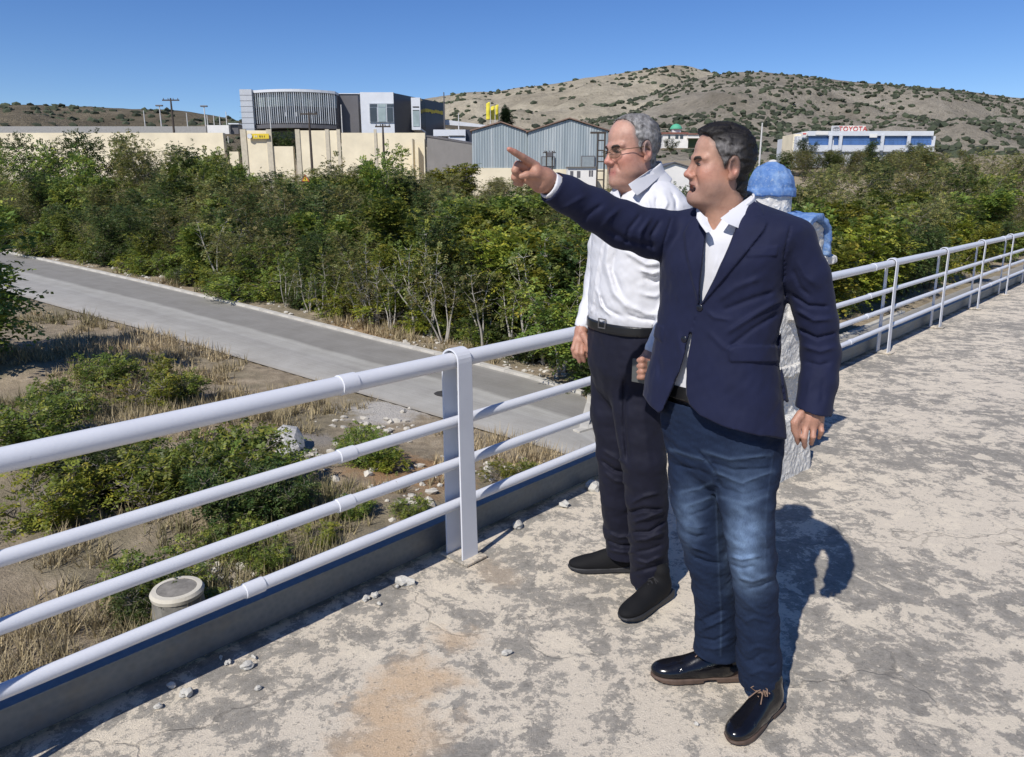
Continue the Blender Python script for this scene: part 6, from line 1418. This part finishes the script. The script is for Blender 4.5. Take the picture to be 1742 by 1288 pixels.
    pxchain(D, [(1276, 745, 2.03, 52), (1274, 800, 2.00, 49), (1270, 850, 1.975, 46), (1273, 900, 1.955, 40.5), (1280, 950, 1.95, 38.5), (1285, 1000, 1.96, 35), (1288, 1060, 1.975, 34.5), (1291, 1120, 1.985, 36), (1295, 1166, 1.99, 35)], .014)
    strokes(D, [(q_, w_*.75 if w_ > 2.5 else w_, h_*1.25) for q_, w_, h_ in [([(1140, 765), (1180, 778), (1205, 785)], 5, .005), ([(1145, 790), (1190, 800), (1215, 812)], 5, -.005), ([(1186, 765), (1215, 800), (1228, 832)], 4, -.007),
                ([(1195, 768), (1240, 782), (1310, 775)], 6, .006), ([(1205, 785), (1250, 800), (1312, 797)], 5, -.006), ([(1215, 803), (1262, 822), (1316, 802)], 5, .006), ([(1225, 830), (1268, 842), (1305, 830)], 5, -.004),
                ([(1158, 838), (1190, 832), (1210, 822)], 4, .004), ([(1165, 862), (1195, 852), (1215, 845)], 5, .005), ([(1172, 878), (1200, 868), (1216, 858)], 4, -.004),
                ([(1165, 906), (1185, 914), (1205, 908)], 6, -.010), ([(1162, 893), (1185, 898), (1205, 895)], 5, .006), ([(1172, 930), (1200, 938), (1225, 950)], 6, .009), ([(1175, 945), (1200, 955), (1232, 960)], 5, -.009),
                ([(1238, 945), (1262, 952), (1300, 945)], 5, .008), ([(1242, 958), (1262, 968), (1288, 962)], 5, -.007), ([(1250, 982), (1280, 990), (1318, 976)], 6, .007), ([(1268, 1002), (1292, 998), (1316, 986)], 5, -.007), ([(1256, 1010), (1275, 1030), (1300, 1050)], 7, .004),
                ([(1245, 940), (1256, 900), (1275, 880)], 8, .004), ([(1295, 900), (1308, 935), (1315, 955)], 6, .006),
                ([(1186, 1060), (1205, 1050), (1235, 1035)], 6, -.007), ([(1185, 1075), (1210, 1064), (1240, 1050)], 6, .007), ([(1188, 1098), (1215, 1105), (1245, 1095)], 6, .006), ([(1190, 1085), (1215, 1090), (1245, 1075)], 5, -.006),
                ([(1262, 1060), (1285, 1050), (1315, 1062)], 6, .005), ([(1262, 1128), (1282, 1122), (1300, 1108)], 6, -.006), ([(1264, 1112), (1290, 1100), (1318, 1106)], 7, .006), ([(1268, 1150), (1296, 1140), (1325, 1146)], 6, .006), ([(1300, 1128), (1312, 1134), (1324, 1128)], 5, -.006),
                ([(1218, 835), (1222, 950), (1227, 1050), (1226, 1115)], 1.6, .0022), ([(1316, 770), (1304, 860), (1302, 950), (1305, 1000)], 1.6, .002)]])
    wob(D, 60, .0012, 31)
    i_, P_ = D.band(); D.D[i_] += (.0011*lump(P_*np.array([.55, .55, 1.5]), 130, 33)+.0006*lump(P_*np.array([.7, .7, 1.3]), 260, 34)).astype(np.float32)
    for (u, vv, Y, r_) in ((1219, 1108, 2.13, 33.5), (1295, 1163, 1.99, 32)):
        p = W(u, vv, Y); D.op(lambda X, Y_, Z: p[2]-Z, p-np.array([.085, .1, .12]), p+np.array([.08, .1, .0]), 0, 'i')
        D.chain([p-np.array([0, 0, .05]), p+np.array([0, .0, .04])], [r_*mpp(p)]*2, 0, 's')
    pz = W(1219, 1112, 2.13)[2]
    me, v = D.mesh('jeans', 1); u_, v_, _ = proj(v)
    fade = np.clip(1.0*np.exp(-(((u_-1268)/27)**2+((v_-925)/62)**2))+.42*np.exp(-(((u_-1170)/20)**2+((v_-880)/45)**2))+.15*np.exp(-(((u_-1265)/40)**2+((v_-820)/50)**2))+.2*np.exp(-(((u_-1285)/40)**2+((v_-990)/20)**2)), 0, 1)
    nr = lump(v, 130, 9); fade = np.clip(fade*(1+.22*nr), 0, 1)
    whisk = np.zeros(len(v))
    for pts in ([(1140, 765), (1180, 778), (1205, 785)], [(1215, 803), (1262, 822), (1316, 802)], [(1195, 768), (1240, 782), (1310, 775)], [(1158, 838), (1190, 832), (1210, 822)], [(1165, 862), (1195, 852), (1215, 845)], [(1225, 845), (1268, 858), (1305, 842)]):
        whisk += np.exp(-(linesd(u_, v_, pts)/3.5)**2)
    seam = np.exp(-(linesd(u_, v_, [(1218, 835), (1222, 950), (1227, 1050), (1226, 1115)])/1.8)**2)+.5*np.exp(-(linesd(u_, v_, [(1316, 770), (1304, 860), (1302, 950), (1306, 1000)])/1.8)**2)
    f_ = np.clip(fade+.16*whisk+.11*seam, 0, 1)[:, None]
    set_col(me, np.array((.0092, .0175, .042))*(1-f_)+np.array((.135, .200, .310))*f_); link('jeans', me, M_denim, root, smooth=True)
    B = Vol((.36, 1.80, .80), (.98, 2.32, 1.02), .004); rr_ = rows_from([(650, 1127, 1317, 2.08), (672, 1126, 1318, 2.08)], yaw, .715, .004); B.loft(rr_, k=0)
    me, v = B.mesh('belt', 0); link('belt', me, M_belt, root, smooth=True)
    shoe(root, (1106, 1152), (1258, 1150), 'derby'); shoe(root, (1240, 1268), (1322, 1196), 'derby')
    return root
# ================================================================== man in the white shirt
PROF_B = [(.052, .112), (.038, .102), (.030, .082), (.032, .056), (.024, .034), (.014, .004), (.006, -.004), (-.010, .01), (-.022, .0), (-.034, -.03),
          (-.042, -.062), (-.060, -.072), (-.14, -.08), (-.14, .2), (.080, .2), (.070, .116)]
def man_shirt():
    root = empty('person', (.55, 2.72, 0), 0, 'grey-haired man in glasses, white shirt and dark trousers beside the railing', 'person')
    yaw = R(68)
    fr = head_frame(W(1076, 260, 2.66), R(66), R(-3), R(1), .985)
    V = Vol((.14, 2.30, .05), (.98, 3.06, 1.88), .0038, zs=zaxis([(1.52, 1.88), (.80, 1.02)], .05, 1.88, .0036))
    head_sdf(V, fr, 1.0, 'shut')
    tor = [(330, 1060, 1130, 2.70), (370, 1030, 1165, 2.72), (450, 1028, 1160, 2.72), (540, 1022, 1160, 2.72), (620, 1022, 1150, 2.72), (660, 1030, 1140, 2.72)]
    V.loft(rows_from(tor, yaw, .8), k=.03)
    pxchain(V, [(1040, 372, 2.88, 22), (1020, 480, 2.93, 18), (994, 548, 2.84, 11), (989, 562, 2.82, 10.5)]); pxchain(V, [(1128, 365, 2.65, 18), (1164, 470, 2.57, 17), (1118, 585, 2.47, 12), (1104, 606, 2.44, 11)])
    pxchain(V, [(1052, 640, 2.82, 28), (1050, 800, 2.80, 20), (1060, 935, 2.83, 15)]); pxchain(V, [(1086, 640, 2.66, 32), (1097, 800, 2.60, 24), (1106, 985, 2.66, 17)])
    f = lambda rows, k=.004: pxchain(V, rows, k)
    # right hand, hanging
    f([(989, 561, 2.82, 10), (987, 571, 2.812, 10.5)], .012); f([(980, 577, 2.80, 5.6), (988, 579, 2.795, 5.8), (996, 577, 2.80, 5.2)], .008)
    f([(980, 578, 2.798, 4.8), (975, 594, 2.785, 4.4), (978, 607, 2.79, 3.7)]); f([(985, 580, 2.795, 4.9), (982, 600, 2.778, 4.5), (986, 615, 2.788, 3.8)])
    f([(991, 580, 2.795, 4.8), (990, 601, 2.778, 4.4), (994, 614, 2.788, 3.7)]); f([(997, 578, 2.80, 4.5), (998, 595, 2.785, 4.1), (999, 606, 2.792, 3.5)])
    f([(993, 570, 2.785, 6.5), (1000, 584, 2.77, 5.4), (1001, 597, 2.77, 4.4)])
    # left hand round the tablet
    f([(1107, 602, 2.445, 11), (1101, 614, 2.425, 12.5), (1098, 624, 2.42, 11)], .012)
    for k, (a, b2) in enumerate(((616, 612), (624, 622), (632, 632), (640, 641))):
        f([(1099, a, 2.40, 6), (1092, b2, 2.385, 5.2), (1087, b2+1, 2.395, 4.6)])
    f([(1102, 612, 2.435, 6), (1094, 608, 2.45, 5.2), (1088, 612, 2.455, 4.4)])
    me, v = V.mesh('body', 1); col = head_colour(v, fr, (.43, .240, .178), .18, .45, PROF_B, (.20, .17, .16)); x, y, z = fr.to(v[:, 0], v[:, 1], v[:, 2])
    col[z < -.4] = np.array((.41, .215, .152)); set_col(me, col); link('body', me, M_skin, root, smooth=True)
    for s in (-1, 1):
        ellmesh('eye', fr, (.0810, s*.0310, .0030), (.0046, .0130, .0034), M_eye, root)
        tubef('eyelid', fr, [(.0760, s*.0175, .004), (.0855, s*.026, .0070), (.0840, s*.035, .0070), (.0740, s*.046, .0030)], [.0012, .0020, .0020, .0012], M_browg, root)
        tubef('eyebrow', fr, [(.0905, s*.013, .0190), (.0910, s*.024, .0225), (.0855, s*.037, .0240), (.0720, s*.0490, .0195)], [.0034, .0044, .0040, .0018], M_brow, root)
    make_hair(fr, root, PROF_B, .0085, (.085, .080, .076), 1, 41, thin=True)
    tubef('mouth', fr, [(.0765, -.030, -.0650), (.0855, -.013, -.0638), (.0872, 0, -.0636), (.0855, .013, -.0638), (.0765, .030, -.0650)], [.0016, .0020, .0020, .0020, .0016], M_mouth, root)
    # glasses
    g = empty('glasses', (0, 0, 0)); g.parent = root; g.matrix_parent_inverse = root.matrix_basis.inverted()
    for s in (-1, 1):
        ring = [(.0990-.016*(abs(math.cos(a)*.024+.036*1)-.02)/.04, s*(.0345+.0235*math.cos(a)), .0000+.0165*math.sin(a)) for a in np.linspace(0, 2*math.pi, 21)]
        tubef('rim', fr, ring, .0009, M_frame, g, 6)
        b = BM(); P = [fr.w((p[0], p[1], p[2])) for p in ring[:-1]]; b.prism(P, fr.R @ np.array([.0012, 0, 0])); b.build('lens', M_lens, g)
        tubef('temple', fr, [(.0880, s*.0585, .008), (.0700, s*.0700, .011), (.03, s*.0780, .013), (-.006, s*.0800, .016), (-.020, s*.0790, .004)], [.0013, .0014, .0014, .0018, .0016], M_frame, g, 6)
    tubef('bridge', fr, [(.0950, -.011, .004), (.1010, 0, .007), (.0950, .011, .004)], .0010, M_frame, g, 6)
    # ---- shirt
    S = Vol((.12, 2.26, .96), (1.04, 3.06, 1.76), .0046)
    st = [(302, 1075, 1124, 2.70, .9), (312, 1056, 1140, 2.71, .75), (325, 1040, 1154, 2.71, .70), (345, 1024, 1168, 2.72, .72), (365, 1016, 1174, 2.72, .75), (400, 1009, 1176, 2.72, .80), (450, 1007, 1177, 2.72, .86), (500, 1003, 1174, 2.72, .88), (535, 1004, 1168, 2.72, .86), (556, 1008, 1164, 2.72, .84)]
    S.loft(rows_from(st, yaw, .82), k=.02)
    pxchain(S, [(1045, 365, 2.88, 30), (1030, 420, 2.92, 28), (1020, 478, 2.94, 24), (1004, 525, 2.88, 18), (992, 556, 2.83, 14.5)], .02)
    pxchain(S, [(1132, 352, 2.63, 30), (1158, 405, 2.585, 31), (1168, 470, 2.56, 27), (1140, 540, 2.50, 20), (1112, 594, 2.45, 15.5)], .02)
    pb = W(991, 557, 2.825); S.op(lambda X, Y, Z: -(Z-pb[2])-.25*(X-pb[0]), pb-np.array([.06, .1, .12]), pb+np.array([.05, .1, .06]), 0, 'i')
    S.chain([W(990, 566, 2.82), W(996, 545, 2.845)], [11.5*mpp(pb)]*2, 0, 's')
    nk = W(1092, 300, 2.705); S.chain([nk+np.array([0, 0, .12]), nk-np.array([0, 0, .03])], [.070, .068], 0, 's')
    cutpoly(S, [(1040, 310), (1066, 300), (1066, 318), (1056, 338), (1048, 334)], lambda P: (P-nk) @ fwd(yaw) > .04)
    strokes(S, [(q_, w_*.8, h_*1.5) for q_, w_, h_ in [([(1026, 402), (1014, 470), (1006, 530)], 3, .004), ([(1031, 402), (1021, 470), (1013, 530)], 2, -.003),
                ([(1036, 405), (1030, 450), (1045, 500), (1075, 530)], 8, .009), ([(1048, 420), (1042, 460), (1060, 505)], 7, -.008), ([(1060, 425), (1100, 450), (1130, 448)], 7, .008), ([(1055, 415), (1085, 430), (1125, 432)], 6, -.007),
                ([(1090, 470), (1115, 480), (1132, 472)], 6, -.008), ([(1085, 458), (1110, 466), (1132, 460)], 5, .007), ([(1090, 500), (1115, 505), (1130, 495)], 6, .007), ([(1020, 500), (1030, 525), (1060, 540)], 5, -.006), ([(1015, 490), (1022, 520), (1040, 538)], 4, .006),
                ([(1070, 520), (1100, 535), (1130, 535)], 6, .006), ([(1065, 535), (1090, 543), (1120, 545)], 4, -.006),
                ([(1100, 335), (1105, 355), (1098, 375)], 5, .006), ([(1118, 330), (1116, 350), (1122, 365)], 5, -.007), ([(1130, 330), (1135, 345), (1128, 362)], 5, .007), ([(1082, 330), (1085, 350), (1078, 365)], 5, -.005),
                ([(1140, 325), (1150, 340), (1150, 360)], 4, -.006), ([(1002, 515), (1010, 520)], 5, -.005), ([(996, 530), (1005, 535)], 4, .004)]])
    wob(S, 45, .0020, 51); wob(S, 110, .0012, 52); wob(S, 210, .0006, 53)
    me, v = S.mesh('shirt', 1); link('shirt', me, M_white, root, smooth=True)
    fc = Frame(W(1090, 300, 2.695), np.stack([fwd(yaw), np.array([-fwd(yaw)[1], fwd(yaw)[0], 0]), np.array([0, 0, 1.])], -1) @ roty(R(24)), 1.12)
    K = Vol(fc.c-.15, fc.c+.15, .0033)
    def col_f(X, Y, Z):
        r = np.sqrt((X*.95)**2+Y**2); rr = .067+.10*np.maximum(-Z, 0)+.34*np.maximum(-Z-.012, 0)
        return np.maximum(np.abs(r-rr)-.0034, np.maximum(Z-.020, -.044-.028*np.clip(X/.06, 0, 1)-Z))
    K.op(col_f, fc.c-.15, fc.c+.15, 0, 'u', fc)
    cutpoly(K, [(1048, 280), (1068, 290), (1072, 312), (1062, 322), (1056, 340), (1050, 338), (1044, 318)], lambda P: (P-fc.c) @ fwd(yaw) > .03)
    me, v = K.mesh('collar', 1); link('collar', me, M_white, root, smooth=True)
    wing(root, [(1121, 280, 2.665), (1104, 291, 2.60), (1086, 303, 2.565), (1069, 314, 2.55), (1075, 323, 2.545), (1084, 333, 2.545), (1102, 319, 2.57), (1126, 298, 2.645)])
    wing(root, [(1046, 313, 2.66), (1042, 320, 2.65), (1041, 331, 2.64), (1050, 340, 2.60), (1056, 338, 2.59), (1052, 326, 2.61)])
    # ---- trousers, belt
    D = Vol((.18, 2.36, .02), (.86, 3.06, 1.12), .0045)
    D.loft(rows_from([(540, 1006, 1164, 2.72), (580, 1003, 1160, 2.72), (620, 1002, 1150, 2.72), (660, 1014, 1130, 2.72), (690, 1035, 1100, 2.72), (700, 1050, 1085, 2.72)], yaw, .84), k=.03)
    pxchain(D, [(1050, 610, 2.81, 46), (1041, 700, 2.80, 36.5), (1047, 770, 2.79, 32), (1051, 850, 2.80, 28.5), (1055, 900, 2.82, 27.5), (1060, 944, 2.83, 28)], .012)
    pxchain(D, [(1080, 610, 2.67, 52), (1087, 700, 2.63, 42.5), (1095, 780, 2.60, 38), (1101, 850, 2.61, 35.5), (1103, 920, 2.64, 33), (1104, 980, 2.66, 31), (1105, 992, 2.665, 31)], .012)
    strokes(D, [(q_, w_*.8, h_*1.55) for q_, w_, h_ in [([(1020, 780), (1045, 800), (1065, 805)], 5, -.010), ([(1022, 765), (1045, 778), (1062, 788)], 5, .007), ([(1024, 800), (1045, 818), (1066, 822)], 5, .006),
                ([(1070, 858), (1095, 845), (1125, 838)], 5, .008), ([(1068, 872), (1095, 866), (1130, 868)], 6, -.012), ([(1072, 890), (1100, 882), (1132, 868)], 5, .008), ([(1075, 905), (1105, 905), (1133, 885)], 5, -.011), ([(1075, 920), (1100, 918), (1132, 905)], 5, .008),
                ([(1078, 940), (1105, 935), (1130, 925)], 5, -.008), ([(1076, 952), (1100, 958), (1130, 945)], 5, .008), ([(1076, 975), (1100, 968), (1130, 960)], 5, -.008),
                ([(1032, 905), (1052, 915), (1075, 912)], 5, .008), ([(1032, 918), (1055, 928), (1078, 928)], 4, -.009), ([(1034, 935), (1055, 940), (1080, 940)], 4, .006),
                ([(1040, 640), (1045, 720), (1060, 780)], 9, .004), ([(1062, 640), (1062, 720), (1068, 790)], 6, -.010), ([(1090, 660), (1100, 740), (1105, 800)], 10, .003)]])
    wob(D, 55, .0018, 61); wob(D, 140, .0007, 62)
    for (u, vv, Y, r_) in ((1060, 944, 2.83, 25.5), (1105, 990, 2.665, 28)):
        p = W(u, vv, Y); D.op(lambda X, Y_, Z: p[2]-Z, p-np.array([.085, .1, .12]), p+np.array([.08, .1, .0]), 0, 'i')
        D.chain([p-np.array([0, 0, .05]), p+np.array([0, .0, .04])], [r_*mpp(p)]*2, 0, 's')
    me, v = D.mesh('trousers', 1); link('trousers', me, M_trouser, root, smooth=True)
    B = Vol((.18, 2.36, 1.0), (.86, 3.06, 1.16), .004); B.loft(rows_from([(541, 1003, 1166, 2.72), (557, 1002, 1164, 2.72)], yaw, .86, .004), k=0)
    me, v = B.mesh('belt', 0); be = link('belt', me, M_belt, root, smooth=True)
    p = W(1024, 549, 2.60); q = v[np.argsort(np.hypot(proj(v)[0]-1024, proj(v)[1]-549))[:80]]; q = q[np.argmin(q[:, 1])]
    f3 = np.stack([fwd(R(50)), np.array([-fwd(R(50))[1], fwd(R(50))[0], 0]), np.array([0, 0, 1.])], -1); b = BM()
    for lo_, hi_ in (((-.018, -.018), (.018, -.014)), ((-.018, .014), (.018, .018)), ((-.018, -.014), (-.014, .014)), ((.014, -.014), (.018, .014))):
        c0 = q+f3 @ np.array([.006, (lo_[0]+hi_[0])/2, (lo_[1]+hi_[1])/2]); b.obox(c0, f3[:, 0]*.002, f3[:, 1]*(hi_[0]-lo_[0])/2, f3[:, 2]*(hi_[1]-lo_[1])/2)
    b.build('buckle', M_steel, be)
    shoe(root, (966, 968), (1080, 968), 'sneaker'); shoe(root, (1056, 1060), (1136, 1010), 'sneaker')
    # tablet in his hand: a thing of its own
    t = BM(); c0 = W(1091, 632, 2.405); ax = np.array([-.62, -.78, 0]); ay = np.array([.0, 0, 1.]); az = np.array([-.78, .62, 0])
    t.obox(c0, ax*.004, az*.034, ay*.040)
    me = t.mesh('phone', bevel=.0025); o = link('phone', me, plain('phone_back', (.075, .078, .075), .4)); o.location = (0, 0, 0)
    setp(o, 'grey phone held in the lowered hand of the man in the white shirt', 'phone')
    return root
man_blazer(); man_shirt()
